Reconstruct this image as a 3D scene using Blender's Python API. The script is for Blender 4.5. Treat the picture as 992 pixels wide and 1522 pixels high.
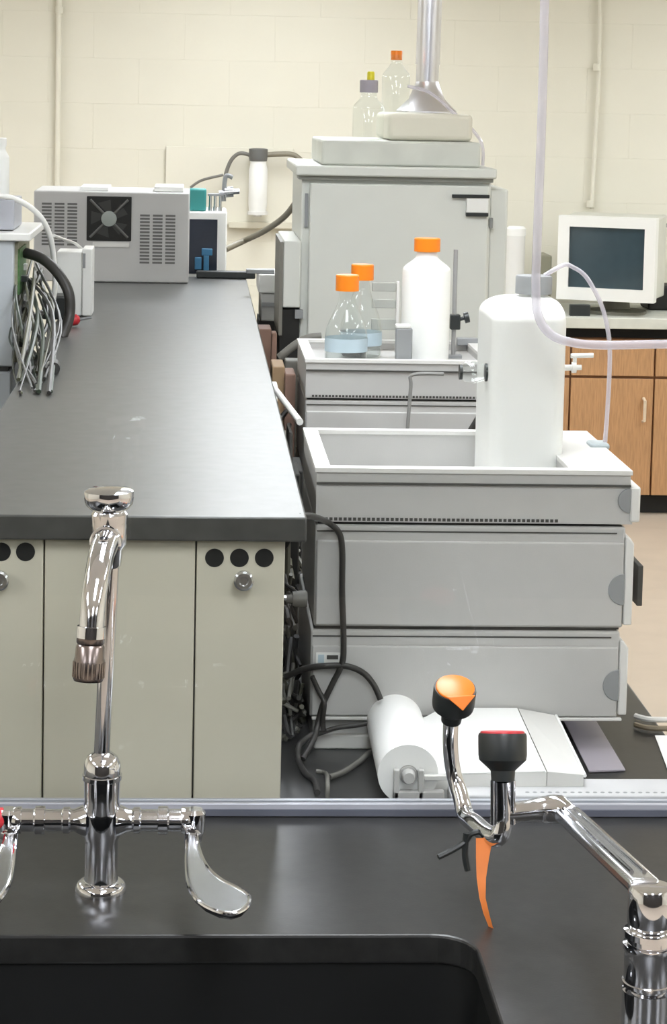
import bpy, bmesh, math, random
from mathutils import Vector, Matrix
random.seed(7)
for o in list(bpy.data.objects): bpy.data.objects.remove(o)
SC = bpy.context.scene
COL = SC.collection

# ------------------------------------------------------------------ camera
W, H = 992.0, 1522.0
F = 3165.0                       # focal length in pixels of a 992x1522 frame
PX, PY = 470.0, 450.0            # principal point (the photo is an off-centre crop)
VP = (297.0, 140.0)              # where the bench direction (+Y) vanishes
ROLL = math.radians(0.85)
CAM = Vector((0, 0, 1.75))
_vy = Vector((VP[0]-PX, PY-VP[1], -F)).normalized()
_u = Vector((math.sin(ROLL), math.cos(ROLL), 0))
_vz = (_u - _u.dot(_vy)*_vy).normalized()
_vx = _vy.cross(_vz)
RM = Matrix((_vx, _vy, _vz))     # camera axes -> world axes
cd = bpy.data.cameras.new('camera'); cam = bpy.data.objects.new('camera', cd); COL.objects.link(cam)
cd.sensor_fit = 'VERTICAL'; cd.sensor_height = 24.0; cd.sensor_width = 24.0*W/H
cd.lens = 24.0*F/H
cd.shift_x = (W/2-PX)/H; cd.shift_y = -(H/2-PY)/H
cd.clip_start = 0.05; cd.clip_end = 60
cam.matrix_world = Matrix.Translation(CAM) @ RM.to_4x4()
SC.camera = cam

def at(px, py, Y):               # point seen at a pixel, at real distance Y
    d = RM @ Vector((px-PX, PY-py, -F)); return CAM + d*(Y/d.y)
def atz(px, py, z):              # point seen at a pixel, on the level z
    d = RM @ Vector((px-PX, PY-py, -F)); return CAM + d*((z-CAM.z)/d.z)

# ------------------------------------------------------------------ world, exposure, ceiling lights (power)
wd = bpy.data.worlds.new('world'); SC.world = wd; wd.use_nodes = True
wd.node_tree.nodes['Background'].inputs[0].default_value = (0.95, 0.97, 1.0, 1)
wd.node_tree.nodes['Background'].inputs[1].default_value = 0.05
vs = SC.view_settings
vs.view_transform = 'Standard'; vs.look = 'None'; vs.gamma = 1.0; vs.exposure = 0.0; vs.use_curve_mapping = False
LAMP = 16.5                       # emission strength of the ceiling diffusers

# ------------------------------------------------------------------ materials
def lin(c): return tuple(((v/255)/12.92 if v/255 <= 0.04045 else ((v/255+0.055)/1.055)**2.4) for v in c)
MC = {}
def mat(name, rgb, rough=0.5, metal=0.0, var=0.06, scale=18.0, bump=0.0, bscale=220.0, spec=0.5, trans=0.0, sss=0.0, stretch=None, coat=0.0):
    if name in MC: return MC[name]
    m = bpy.data.materials.new(name); m.use_nodes = True; nt = m.node_tree; N = nt.nodes; L = nt.links
    b = N['Principled BSDF']
    c = lin(rgb)
    tc = N.new('ShaderNodeTexCoord'); mp = N.new('ShaderNodeMapping'); L.new(tc.outputs['Object'], mp.inputs['Vector'])
    if stretch: mp.inputs['Scale'].default_value = stretch
    nz = N.new('ShaderNodeTexNoise'); nz.inputs['Scale'].default_value = scale; nz.inputs['Detail'].default_value = 5
    L.new(mp.outputs['Vector'], nz.inputs['Vector'])
    rp = N.new('ShaderNodeValToRGB')
    rp.color_ramp.elements[0].position = 0.3; rp.color_ramp.elements[1].position = 0.7
    rp.color_ramp.elements[0].color = (*[v*(1-var) for v in c], 1); rp.color_ramp.elements[1].color = (*[min(1, v*(1+var)) for v in c], 1)
    L.new(nz.outputs['Fac'], rp.inputs['Fac']); L.new(rp.outputs['Color'], b.inputs['Base Color'])
    b.inputs['Roughness'].default_value = rough; b.inputs['Metallic'].default_value = metal
    b.inputs['Specular IOR Level'].default_value = spec
    if trans: b.inputs['Transmission Weight'].default_value = trans
    if sss:
        b.inputs['Subsurface Weight'].default_value = sss; b.inputs['Subsurface Radius'].default_value = (0.02, 0.02, 0.018)
    if coat: b.inputs['Coat Weight'].default_value = coat; b.inputs['Coat Roughness'].default_value = 0.1
    if bump:
        n2 = N.new('ShaderNodeTexNoise'); n2.inputs['Scale'].default_value = bscale; n2.inputs['Detail'].default_value = 4
        L.new(mp.outputs['Vector'], n2.inputs['Vector'])
        bp = N.new('ShaderNodeBump'); bp.inputs['Strength'].default_value = bump; bp.inputs['Distance'].default_value = 0.002
        L.new(n2.outputs['Fac'], bp.inputs['Height']); L.new(bp.outputs['Normal'], b.inputs['Normal'])
    MC[name] = m; return m
def clear(name, rgb=(245, 248, 246), refl=1.0, haze=0.0, rough=0.03, ior=1.45, hcol=(240, 240, 240)):
    """thin clear plastic or glass: tinted transparency under a Fresnel gloss, with optional milky haze"""
    if name in MC: return MC[name]
    m = bpy.data.materials.new(name); m.use_nodes = True; nt = m.node_tree; N = nt.nodes; L = nt.links
    N.remove(N['Principled BSDF']); out = N['Material Output']
    tr = N.new('ShaderNodeBsdfTransparent'); tr.inputs[0].default_value = (*lin(rgb), 1)
    gl = N.new('ShaderNodeBsdfGlossy'); gl.inputs['Roughness'].default_value = rough; gl.inputs['Color'].default_value = (refl, refl, refl, 1)
    lw = N.new('ShaderNodeLayerWeight'); lw.inputs['Blend'].default_value = 0.5
    pw = N.new('ShaderNodeMath'); pw.operation = 'POWER'; pw.inputs[1].default_value = 4.0; L.new(lw.outputs['Facing'], pw.inputs[0])
    r0_ = ((ior-1)/(ior+1))**2
    fr = N.new('ShaderNodeMath'); fr.operation = 'MULTIPLY_ADD'; fr.inputs[1].default_value = 0.75; fr.inputs[2].default_value = r0_; L.new(pw.outputs[0], fr.inputs[0])
    base = tr.outputs[0]
    if haze:
        df = N.new('ShaderNodeBsdfDiffuse'); df.inputs[0].default_value = (*lin(hcol), 1)
        mh = N.new('ShaderNodeMixShader'); mh.inputs[0].default_value = haze
        L.new(tr.outputs[0], mh.inputs[1]); L.new(df.outputs[0], mh.inputs[2]); base = mh.outputs[0]
    mx = N.new('ShaderNodeMixShader'); L.new(fr.outputs[0], mx.inputs[0]); L.new(base, mx.inputs[1]); L.new(gl.outputs[0], mx.inputs[2])
    L.new(mx.outputs[0], out.inputs['Surface']); MC[name] = m; return m
def emit(name, rgb, s):
    m = bpy.data.materials.new(name); m.use_nodes = True; nt = m.node_tree
    nt.nodes.remove(nt.nodes['Principled BSDF']); e = nt.nodes.new('ShaderNodeEmission')
    e.inputs[0].default_value = (*lin(rgb), 1); e.inputs[1].default_value = s
    nt.links.new(e.outputs[0], nt.nodes['Material Output'].inputs['Surface']); return m

M_WALL = mat('cream_wall_paint', (224, 220, 205), 0.6, var=0.015, scale=6, bump=0.15, bscale=90)
M_CEIL = mat('ceiling_paint', (238, 238, 236), 0.9, var=0.02)
M_FLOOR = mat('beige_floor', (186, 172, 155), 0.4, var=0.05, scale=9)
M_EPOXY = mat('black_epoxy', (42, 42, 41), 0.30, var=0.2, scale=60, bump=0.03, bscale=300, spec=0.5)
M_SHELF = mat('shelf_epoxy', (74, 74, 72), 0.37, var=0.15, scale=40, bump=0.05, bscale=300, spec=0.75)  # base tone lifted above the counter's black epoxy
M_EPOXYEDGE = mat('black_epoxy_edge', (40, 41, 41), 0.45, var=0.2, scale=40)
M_SINK = mat('black_sink', (16, 17, 17), 0.5, var=0.1)
M_CREAM = mat('cream_enamel', (212, 207, 190), 0.42, var=0.02, scale=8)
M_DARK = mat('dark_recess', (22, 22, 20), 0.7)
M_CHROME = mat('chrome', (225, 226, 230), 0.07, 1.0, var=0.02)
M_CHROME2 = mat('brushed_chrome', (205, 207, 210), 0.22, 1.0, var=0.05, scale=60)
M_BRASS = mat('brown_nickel', (138, 128, 124), 0.25, 1.0, var=0.1)
M_ALU = mat('anodised_aluminium', (186, 189, 198), 0.4, 0.25, var=0.03)
M_GREY = mat('instrument_grey', (190, 189, 187), 0.5, var=0.02, scale=30, bump=0.08, bscale=700)
M_GREYL = mat('instrument_light_grey', (222, 221, 218), 0.5, var=0.02, bump=0.05, bscale=700)
M_GREYD = mat('instrument_dark_grey', (146, 148, 150), 0.5, var=0.03)
M_SEAM = mat('seam_shadow_grey', (72, 71, 68), 0.7)
M_BLUEG = mat('blue_grey_plastic', (188, 194, 200), 0.5, var=0.02)
M_WHITE = mat('white_plastic', (236, 236, 233), 0.4, var=0.015)
M_HDPE = mat('white_hdpe', (240, 241, 238), 0.35, var=0.015, sss=0.15)
M_OFFW = mat('offwhite_enamel', (216, 218, 212), 0.45, var=0.015)
M_ORANGE = mat('orange_plastic', (250, 136, 18), 0.4, var=0.04)
M_ORANGE2 = mat('orange_cap', (244, 130, 40), 0.3, var=0.05)
M_RED = mat('red_plastic', (196, 40, 50), 0.35)
M_YELL = mat('yellow_plastic', (226, 214, 40), 0.45)
M_BLACKP = mat('black_plastic', (38, 42, 42), 0.38, var=0.1)
M_CABLE = mat('black_cable', (48, 46, 44), 0.45, var=0.1)
M_CABLEG = mat('grey_cable', (112, 110, 104), 0.5, var=0.1)
M_TAG = mat('orange_ribbon', (226, 128, 58), 0.6, var=0.1)
M_PAPER = mat('white_paper', (244, 244, 243), 0.8, var=0.012)
M_PAPER2 = mat('grey_paper', (214, 213, 210), 0.8, var=0.012)
M_LAV = mat('lavender_sheet', (166, 160, 170), 0.35, var=0.05)
M_WOOD = mat('oak_veneer', (184, 140, 98), 0.4, var=0.16, scale=22, stretch=(9, 9, 0.7))
M_WOODE = mat('oak_edge', (142, 96, 58), 0.5, var=0.1)
M_SCREEN = mat('dark_screen', (58, 74, 82), 0.12, var=0.06, coat=0.4)
M_STEEL = mat('galvanised_duct', (232, 232, 238), 0.3, 1.0, var=0.03)
M_TEAL = mat('teal_plastic', (52, 140, 138), 0.45)
M_BLUE = mat('blue_plastic', (52, 112, 150), 0.45)
M_NAVY = mat('dark_window', (38, 44, 56), 0.2)
M_GREEN = mat('circuit_green', (84, 122, 76), 0.5, var=0.3, scale=80)
M_PINK = mat('pink_card', (142, 112, 98), 0.7)
M_TAN = mat('tan_card', (164, 136, 104), 0.7)
M_LBLUE = mat('pale_blue_label', (186, 204, 214), 0.6, var=0.05)
M_GLASS = clear('bottle_glass', (249, 251, 250), 1.0, 0.05, 0.02, 1.5)
M_LIQ = clear('clear_liquid', (246, 249, 249), 0.6, 0.03)
M_PANE = clear('acrylic_shield', (250, 251, 250), 0.6, 0.0, 0.01, 1.35)
M_TUBE = clear('clear_tubing', (246, 245, 248), 1.0, 0.45, 0.15, 1.4, hcol=(236, 232, 240))
M_LAMP = emit('fluorescent_diffuser', (246, 249, 255), LAMP)

# ------------------------------------------------------------------ mesh tools
class MB:
    def __init__(s): s.v = []; s.f = []
    def box(s, x0, x1, y0, y1, z0, z1):
        n = len(s.v)
        s.v += [(x, y, z) for z in (z0, z1) for y in (y0, y1) for x in (x0, x1)]
        s.f += [tuple(n+i for i in q) for q in ((0, 2, 3, 1), (4, 5, 7, 6), (0, 1, 5, 4), (2, 6, 7, 3), (0, 4, 6, 2), (1, 3, 7, 5))]
        return s
    def rings(s, rs, cap0=True, cap1=True, closed=True):
        n = len(s.v); k = len(rs[0])
        for r in rs: s.v += [tuple(p) for p in r]
        for i in range(len(rs)-1):
            for j in range(k if closed else k-1):
                a = n+i*k+j; b = n+i*k+(j+1) % k
                s.f.append((a, b, b+k, a+k))
        if cap0: s.f.append(tuple(n+j for j in reversed(range(k))))
        if cap1: s.f.append(tuple(n+(len(rs)-1)*k+j for j in range(k)))
        return s
    def lathe(s, A, axis, prof, seg=28, cap0=True, cap1=True):
        """prof: (distance along axis, radius)"""
        A = Vector(A); ax = Vector(axis).normalized()
        t = Vector((1, 0, 0)) if abs(ax.x) < 0.9 else Vector((0, 1, 0))
        e1 = ax.cross(t).normalized(); e2 = ax.cross(e1)
        rs = [[A+ax*d+(e1*math.cos(2*math.pi*i/seg)+e2*math.sin(2*math.pi*i/seg))*max(r, 1e-5) for i in range(seg)] for d, r in prof]
        return s.rings(rs, cap0, cap1)
    def tube(s, pts, r, seg=12, smooth=True, sub=6):
        pts = [Vector(p) for p in pts]
        rr = r if isinstance(r, (list, tuple)) else [r]*len(pts)
        if smooth and len(pts) > 2:
            q = []; qr = []
            for i in range(len(pts)-1):
                p0 = pts[max(i-1, 0)]; p1 = pts[i]; p2 = pts[i+1]; p3 = pts[min(i+2, len(pts)-1)]
                for k in range(sub):
                    t = k/sub
                    q.append(0.5*((2*p1)+(p2-p0)*t+(2*p0-5*p1+4*p2-p3)*t*t+(3*p1-p0-3*p2+p3)*t**3)); qr.append(rr[i]*(1-t)+rr[i+1]*t)
            q.append(pts[-1]); qr.append(rr[-1]); pts, rr = q, qr
        rs = []; e1 = None
        for i, p in enumerate(pts):
            d = (pts[min(i+1, len(pts)-1)]-pts[max(i-1, 0)]).normalized()
            if e1 is None:
                t = Vector((1, 0, 0)) if abs(d.x) < 0.8 else Vector((0, 0, 1))
                e1 = d.cross(t).normalized()
            else:
                e1 = (e1-d*e1.dot(d)).normalized()
            e2 = d.cross(e1)
            rs.append([p+(e1*math.cos(2*math.pi*j/seg)+e2*math.sin(2*math.pi*j/seg))*rr[i] for j in range(seg)])
        return s.rings(rs)
    def prism(s, poly, off):
        off = Vector(off)
        return s.rings([[Vector(p) for p in poly], [Vector(p)+off for p in poly]])
    def build(s, name, m, parent=None, bevel=0.0, smooth=False, segs=2):
        me = bpy.data.meshes.new(name); me.from_pydata(s.v, [], s.f); me.update()
        bm = bmesh.new(); bm.from_mesh(me); bmesh.ops.recalc_face_normals(bm, faces=bm.faces); bm.to_mesh(me); bm.free()
        o = bpy.data.objects.new(name, me); COL.objects.link(o); me.materials.append(m)
        if parent:
            o.parent = parent; o.location = -parent.location
        if bevel:
            b = o.modifiers.new('bevel', 'BEVEL'); b.width = bevel; b.segments = segs; b.limit_method = 'ANGLE'; b.angle_limit = math.radians(40)
            smooth = True
        if smooth: me.shade_smooth(); me.set_sharp_from_angle(angle=math.radians(38))
        return o
def tag(o, label, cat, group=None):
    o['label'] = label; o['category'] = cat
    if group: o['group'] = group
    return o
def structure(o, label=None, cat=None):
    o['kind'] = 'structure'
    if label: o['label'] = label
    if cat: o['category'] = cat
    return o
def thing(name, label, cat, loc=(0, 0, 0), group=None):
    e = bpy.data.objects.new(name, None); COL.objects.link(e); e.location = loc; e.empty_display_size = 0.02
    return tag(e, label, cat, group)
def copy_tree(o, parent=None):
    c = o.copy(); COL.objects.link(c); c.parent = parent
    for ch in list(o.children): copy_tree(ch, c)
    return c
def pxbox(mb, x0, y0, x1, y1, Y, depth):
    cy = (y0+y1)/2; cx = (x0+x1)/2
    return mb.box(at(x0, cy, Y).x, at(x1, cy, Y).x, Y, Y+depth, at(cx, y1, Y).z, at(cx, y0, Y).z)

# ------------------------------------------------------------------ room
BZ = 0.863                        # bench top level
YW = 9.5                          # back wall
XL, XR, YF0, CZ = -4.2, 4.6, -2.2, 2.62
structure(MB().box(XL-.1, XR+.1, YF0-.1, YW+.2, -0.1, 0).build('floor', M_FLOOR), 'beige vinyl floor beyond the bench', 'floor')
structure(MB().box(XL-.1, XR+.1, YF0-.1, YW+.2, CZ, CZ+.1).build('ceiling', M_CEIL), 'white ceiling above the laboratory', 'ceiling')
wall = structure(MB().box(XL-.1, XR+.1, YW+.004, YW+.2, 0, CZ).build('wall_back', M_WALL), 'cream painted block wall behind the instruments', 'wall')
structure(MB().box(XL-.1, XL, YF0-.1, YW, 0, CZ).build('wall_left', M_WALL), 'cream side wall left of the benches', 'wall')
structure(MB().box(XR, XR+.1, YF0-.1, YW, 0, CZ).build('wall_right', M_WALL), 'cream side wall right of the benches', 'wall')
structure(MB().box(XL, XR, YF0-.1, YF0, 0, CZ).build('wall_front', mat('unseen_dark_wall', (40, 36, 33), .6)), 'unseen wall behind the viewer, darkened for the chrome reflections', 'wall')  # unseen wall, coloured dark so the chrome has something dark to reflect
# concrete blocks of the back wall, shallow painted joints
bw, bh, jt = 0.40, 0.20, 0.0008
blk = None
for r in range(4, 12):
    for c in range(-4, 7):
        x = c*bw + (bw/2 if r % 2 else 0) + 0.13; z = r*bh
        if blk is None:
            blk = MB().box(-bw/2+jt, bw/2-jt, 0.0028, 0.006, -bh/2+jt, bh/2-jt).build('block', M_WALL, wall, bevel=0.0006, segs=1); o = blk
        else:
            o = blk.copy(); COL.objects.link(o)
        o.location = (x, YW, z)
# ceiling light fittings
for i, lx in enumerate((-2.4, 0.3, 3.0)):
    for j, ly in enumerate((-1.3, 0.9, 3.2, 6.2, 8.1)):  # first row is unseen, added as fill for the camera-facing surfaces
        side = ('left', 'middle', 'right')[i]; row = ('added behind the viewer as fill', 'just in front of the viewer', 'level with the sink rail', 'level with the tall instrument', 'nearest the back wall')[j]
        t = thing('ceiling_light', 'fluorescent ceiling light in the %s row, %s' % (side, row), 'light', (lx, ly, CZ), 'ceiling lights')
        f = MB()
        f.box(lx-.33, lx-.30, ly-.63, ly+.63, CZ-.05, CZ-.001).box(lx+.30, lx+.33, ly-.63, ly+.63, CZ-.05, CZ-.001)
        f.box(lx-.30, lx+.30, ly-.63, ly-.60, CZ-.05, CZ-.001).box(lx-.30, lx+.30, ly+.60, ly+.63, CZ-.05, CZ-.001)
        f.build('frame', M_WHITE, t)
        MB().box(lx-.30, lx+.30, ly-.60, ly+.60, CZ-.04, CZ-.03).build('diffuser', M_LAMP, t)

# painted conduits, panel and raceway on the back wall
c = thing('wall_conduit', 'cream painted conduit running down the wall above the monitor', 'conduit', at(880, 310, YW-.02))
MB().tube([at(892, -40, YW-.02), at(891, 100, YW-.02), at(880, 310, YW-.02)], 0.009).build('pipe', M_WALL, c, smooth=True)
for (px, py) in ((888, 100), (878, 303)):
    MB().lathe(at(px, py-5, YW-.02), (0, 0, -1), [(0, .017), (.03, .017)], 16).build('coupling', M_WALL, c, smooth=True)
c = thing('wall_conduit', 'cream painted conduit on the wall at the left of the photo', 'conduit', at(85, 300, YW-.02))
MB().tube([at(88, -40, YW-.02), at(85, 300, YW-.02)], 0.012).build('pipe', M_WALL, c, smooth=True)
MB().lathe(at(88, 10, YW-.02), (0, 0, -1), [(0, .018), (.03, .018)], 16).build('coupling', M_WALL, c, smooth=True)
tag(pxbox(MB(), 246, 219, 436, 334, YW-.022, .018).build('wall_panel', M_WALL, bevel=.003), 'flat cream backing board on the wall behind the white filter', 'panel')
tag(pxbox(MB(), 340, 330, 440, 340, YW-.05, .028).build('wall_raceway', M_CREAM, bevel=.004), 'narrow cream raceway under the white filter', 'raceway')

# ------------------------------------------------------------------ island bench
YR = atz(300, 1213, BZ).y         # front foot of the shield rail
XB = atz(950, 1043, BZ).x + .005         # right edge of the island
ISX0 = -1.05
YE = 7.2
# base cabinets
bc = thing('island_cabinet', 'cream base cabinet run carrying the black island bench', 'cabinet', (0, 4.3, 0))
MB().box(ISX0+.04, XB-.04, YR+.01, YE-.05, 0.10, BZ-.034).build('body', M_CREAM, bc)
SBX = (atz(150, 1330, BZ).x, atz(728, 1470, BZ).x)
MB().box(SBX[1]+.03, XB-.04, 1.80, YR+.01, 0.10, BZ-.034).box(ISX0+.04, 2*SBX[0]-SBX[1]-.03, 1.80, YR+.01, 0.10, BZ-.034).box(2*SBX[0]-SBX[1]-.03, SBX[1]+.03, 1.80, YR+.01, 0.10, BZ-.30).build('sink_base', M_CREAM, bc)
MB().box(ISX0+.10, XB-.10, 1.80, YE-.12, 0.0, 0.10).build('plinth', M_DARK, bc)
for k in range(6):
    y0 = 1.80+k*.88
    d = MB().box(XB-.04, XB-.022, y0, y0+.86, .12, BZ-.06).build('door', M_CREAM, bc, bevel=.002)
    h = MB().tube([(XB-.022, y0+.1, .68), (XB+.003, y0+.1, .68), (XB+.003, y0+.2, .68), (XB-.022, y0+.2, .68)], .004, 8, False).build('handle', M_CHROME2)
    h.parent = d; h.location = -bc.location - d.location
tag(MB().box(ISX0, XB, YR+.004, YE, BZ-.032, BZ).build('bench_worktop', M_EPOXY, bevel=.003), 'black epoxy worktop of the island under the grey instruments', 'worktop')

# sink counter with a rounded opening
SY1 = atz(300, 1390, BZ).y; SX1 = atz(728, 1470, BZ).x; SXC = atz(150, 1330, BZ).x
SX0 = 2*SXC-SX1; SY0 = SY1-.36; CY0 = SY0-.14
def rrect(x0, x1, y0, y1, r, z, n=8):
    out = []
    for cx, cy, a0 in ((x1-r, y1-r, 0), (x0+r, y1-r, 90), (x0+r, y0+r, 180), (x1-r, y0+r, 270)):
        for i in range(n+1):
            a = math.radians(a0+90*i/n); out.append(Vector((cx+r*math.cos(a), cy+r*math.sin(a), z)))
    return out
bm = bmesh.new()
inner = rrect(SX0, SX1, SY0, SY1, .045, BZ)
outer = [Vector(p) for p in ((ISX0, CY0, BZ), (XB, CY0, BZ), (XB, YR+.002, BZ), (ISX0, YR+.002, BZ))]
ed = []
for loop in (inner, outer):
    vs_ = [bm.verts.new(p) for p in loop]
    ed += [bm.edges.new((vs_[i], vs_[(i+1) % len(vs_)])) for i in range(len(vs_))]
bmesh.ops.triangle_fill(bm, use_beauty=True, edges=ed)
g = bmesh.ops.extrude_face_region(bm, geom=list(bm.faces))
for v in [e for e in g['geom'] if isinstance(e, bmesh.types.BMVert)]: v.co.z -= .032
bmesh.ops.recalc_face_normals(bm, faces=bm.faces)
me = bpy.data.meshes.new('sink_counter'); bm.to_mesh(me); bm.free()
sc_ = bpy.data.objects.new('sink_counter', me); COL.objects.link(sc_)
# counter material: black epoxy, an unchanged copy with no wear or pale patch added
mw = M_EPOXY.copy(); mw.name = 'counter_black_epoxy'; nt = mw.node_tree; N = nt.nodes; L = nt.links
b = N['Principled BSDF']
me.materials.append(mw)
bv = sc_.modifiers.new('bevel', 'BEVEL'); bv.width = .003; bv.segments = 2; bv.limit_method = 'ANGLE'
tag(sc_, 'black epoxy counter around the sink, in front of the metal rail', 'counter')
sk = thing('sink', 'black rectangular sink sunk into the counter', 'sink', ((SX0+SX1)/2, (SY0+SY1)/2, BZ-.26))
zt, zb = BZ-.033, BZ-.25
rs = [rrect(SX0-.012, SX1+.012, SY0-.012, SY1+.012, .05, zt), rrect(SX0-.004, SX1+.004, SY0-.004, SY1+.004, .05, zt),
      rrect(SX0+.004, SX1-.004, SY0+.004, SY1-.004, .05, zb+.03), rrect(SX0+.03, SX1-.03, SY0+.03, SY1-.03, .05, zb)]
MB().rings(rs, False, True).build('basin', M_SINK, sk, smooth=True)
MB().lathe(((SX0+SX1)/2, (SY0+SY1)/2, zb), (0, 0, 1), [(0, .04), (.004, .038), (.004, .02), (.001, .018)], 24).build('drain', M_CHROME2, sk, smooth=True)

# shield rail + acrylic pane
sh = thing('splash_shield', 'clear acrylic splash shield standing in a grey metal rail behind the faucet', 'shield', (0, YR, BZ))
z1 = at(300, 1188, YR+.01).z
MB().box(ISX0, XB, YR, YR+.007, BZ, z1-.002).box(ISX0, XB, YR+.015, YR+.022, BZ, z1-.002).box(ISX0, XB, YR+.007, YR+.015, BZ, BZ+.006).build('rail', M_ALU, sh, bevel=.0012)
MB().box(ISX0, XB, YR-.003, YR, BZ+.001, BZ+.009).build('sealing_strip', mat('rail_foot', (96, 100, 112), .5), sh)
MB().box(ISX0+.01, XB-.01, YR+.009, YR+.013, BZ+.006, BZ+1.1).build('pane', M_PANE, sh)

# ------------------------------------------------------------------ service spine (raised shelf along the island)
YS = atz(200, 1191, BZ).y-.015
sx0, sx1 = at(-98, 770, YS).x, at(456, 785, YS).x
zs1 = at(200, 766, YS).z; zs0 = at(200, 803, YS).z
YSE = atz(340, 412, zs1).y
sp = thing('service_spine', 'raised black topped service shelf with cream end panels along the island', 'shelf', ((sx0+sx1)/2, YS, BZ))
MB().box(sx0, sx1, YS-.004, YSE, zs0, zs1).build('shelf_top', M_SHELF, sp, bevel=.0025)
pxs = [-63, 65.5, 289, 421]
pX = [at(p, 990, YS+.03).x for p in pxs]
MB().box(pX[0]+.003, pX[3]-.006, YS+.035, YSE-.05, BZ+.001, zs0).build('carcass', mat('spine_side_grey', (120, 118, 110), .5), sp)
panels = []
for k in range(3):
    panels.append(MB().box(pX[k]+.001, pX[k+1]-.001, YS+.015, YS+.034, BZ+.001, zs0-.001).build('end_panel', M_CREAM, sp, bevel=.0015))
def sub(o, parent):
    o.parent = parent; o.location = (0, 0, 0); return o
for k, hs, kn in ((0, (-34, 2, 38), 0), (2, (319, 356, 393), 362)):
    for hx in hs:
        p = at(hx, 829 if k == 2 else 820, YS+.015)
        m_ = MB().lathe(p+Vector((0, -.0008, 0)), (0, 1, 0), [(0, .0118), (.0004, .0108), (.004, .010)], 24)
        sub(m_.build('vent_hole', M_DARK, None, smooth=True), panels[k])
    p = at(kn, 859, YS+.015)
    m_ = MB().lathe(p, (0, -1, 0), [(0, .008), (.008, .008), (.010, .012), (.018, .0125), (.020, .010), (.020, .006), (.019, .005)], 24)
    sub(m_.build('latch_knob', M_CHROME2, None, smooth=True), panels[k])

# ------------------------------------------------------------------ liquid chromatograph stacks
MW, MD, MH = .432, .345, .145
def make_module(name, label, loc, h=MH, group='stacked grey chromatograph modules'):
    """loc = left near bottom corner"""
    x, y, z = loc
    t = thing(name, label, 'instrument', (x+MW/2, y+MD/2, z), group)
    zt = z+h
    MB().box(x+.004, x+MW-.012, y+.008, y+MD-.004, z, zt-.0005).build('chassis', M_SEAM, t)
    MB().box(x, x+MW-.008, y+.002, y+MD, z+.0035, zt-.0015).build('housing', M_GREY, t, bevel=.003)
    MB().box(x+.002, x+MW-.010, y-.002, y+.004, z+.006, zt-.0225).build('side_panel', M_GREY, t, bevel=.002)
    MB().box(x+.002, x+MW-.02, y+.0008, y+.003, zt-.0108, zt-.0090).build('groove', M_SEAM, t)
    # moulded front cover on the aisle side
    cv = MB()
    cv.prism([(x+MW-.008, y-.001, z+.008), (x+MW+.004, y-.001, z+.008), (x+MW+.004, y-.001, zt-.024), (x+MW-.003, y-.001, zt-.014), (x+MW-.008, y-.001, zt-.014)], (0, MD+.004, 0))
    cv.build('front_cover', M_GREYL, t, bevel=.002)
    gx, gz, gr = x+MW-.0085, z+h*.40, .022
    MB().prism([(gx-gr*math.sin(math.pi*i/14), y-.0035, gz+gr*math.cos(math.pi*i/14)) for i in range(15)], (0, .004, 0)).build('finger_grip', M_GREYD, t, bevel=.0008)
    return t
def make_tray(name, label, loc, h=.075, depth=.053):
    x, y, z = loc; zt = z+h; w = .018; rx = .085
    t = thing(name, label, 'tray', (x+MW/2, y+MD/2, z), 'solvent trays')
    m = MB()
    zf = z+h-depth
    m.box(x, x+MW, y, y+MD, z+.003, zf)
    m.box(x, x+w, y, y+MD, zf, zt).box(x+MW-rx, x+MW-.004, y, y+MD, zf, zt)
    m.box(x+w, x+MW-rx, y, y+w, zf, zt).box(x+w, x+MW-rx, y+MD-w, y+MD, zf, zt)
    m.build('tub', M_GREY, t)
    # light rim on top
    r = MB()
    r.box(x-.002, x+w+.001, y-.003, y+MD, zt-.004, zt+.002).box(x+MW-rx-.001, x+MW-.002, y-.003, y+MD, zt-.004, zt+.002)
    r.box(x+w+.001, x+MW-rx-.001, y-.003, y+w+.001, zt-.004, zt+.002).box(x+w+.001, x+MW-rx-.001, y+MD-w-.001, y+MD+.001, zt-.004, zt+.002)
    r.build('rim', M_GREYL, t)
    MB().box(x, x+MW-.004, y-.004, y+.002, zt-.020, zt-.0175).build('groove', M_SEAM, t)
    MB().box(x+MW-.004, x+MW+.010, y-.003, y+MD, z+.006, zt-.020).build('front_cover', M_GREYL, t, bevel=.003)
    gx, gz, gr = x+MW-.004, z+.036, .017
    MB().prism([(gx-gr*math.sin(math.pi*i/14), y-.0035, gz+gr*math.cos(math.pi*i/14)) for i in range(15)], (0, .004, 0)).build('finger_grip', M_GREYD, t, bevel=.0008)
    v = MB()
    for i in range(50): v.box(x+.012+i*.0064, x+.0162+i*.0064, y-.0012, y+.002, z+.0050, z+.0090)
    o = v.build('vent_slots', M_SEAM, t); o['kind'] = 'stuff'
    return t
HY = atz(500, 1114, BZ).y; HX = at(471, 705, HY).x
zt1 = at(471, 697, HY).z-.002           # tray rim level
ztray = zt1-.073
zm2 = ztray-MH; zm3 = zm2-MH+.010
make_tray('solvent_tray', 'grey solvent tray with the white carboy, top of the nearer stack', (HX, HY, ztray))
make_module('chromatograph_module', 'grey chromatograph module directly under the tray of the nearer stack', (HX, HY, zm2))
make_module('chromatograph_module', 'lowest grey chromatograph module behind the paper roll', (HX-.003, HY, zm3+.009), MH-.019)
lowm = bpy.data.objects[-1] if False else [o for o in bpy.data.objects if o.get('label', '').startswith('lowest grey')][0]
MB().box(HX, HX+MW-.006, HY-.004, HY+.004, zm3+.0095, zm3+.0135).build('bottom_edge', M_GREYL, lowm, bevel=.001)
b_ = thing('stack_base', 'low grey plinth carrying the nearer grey module stack on the bench', 'base', (HX+.12, HY, BZ))
zb_ = zm3+.009
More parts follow.
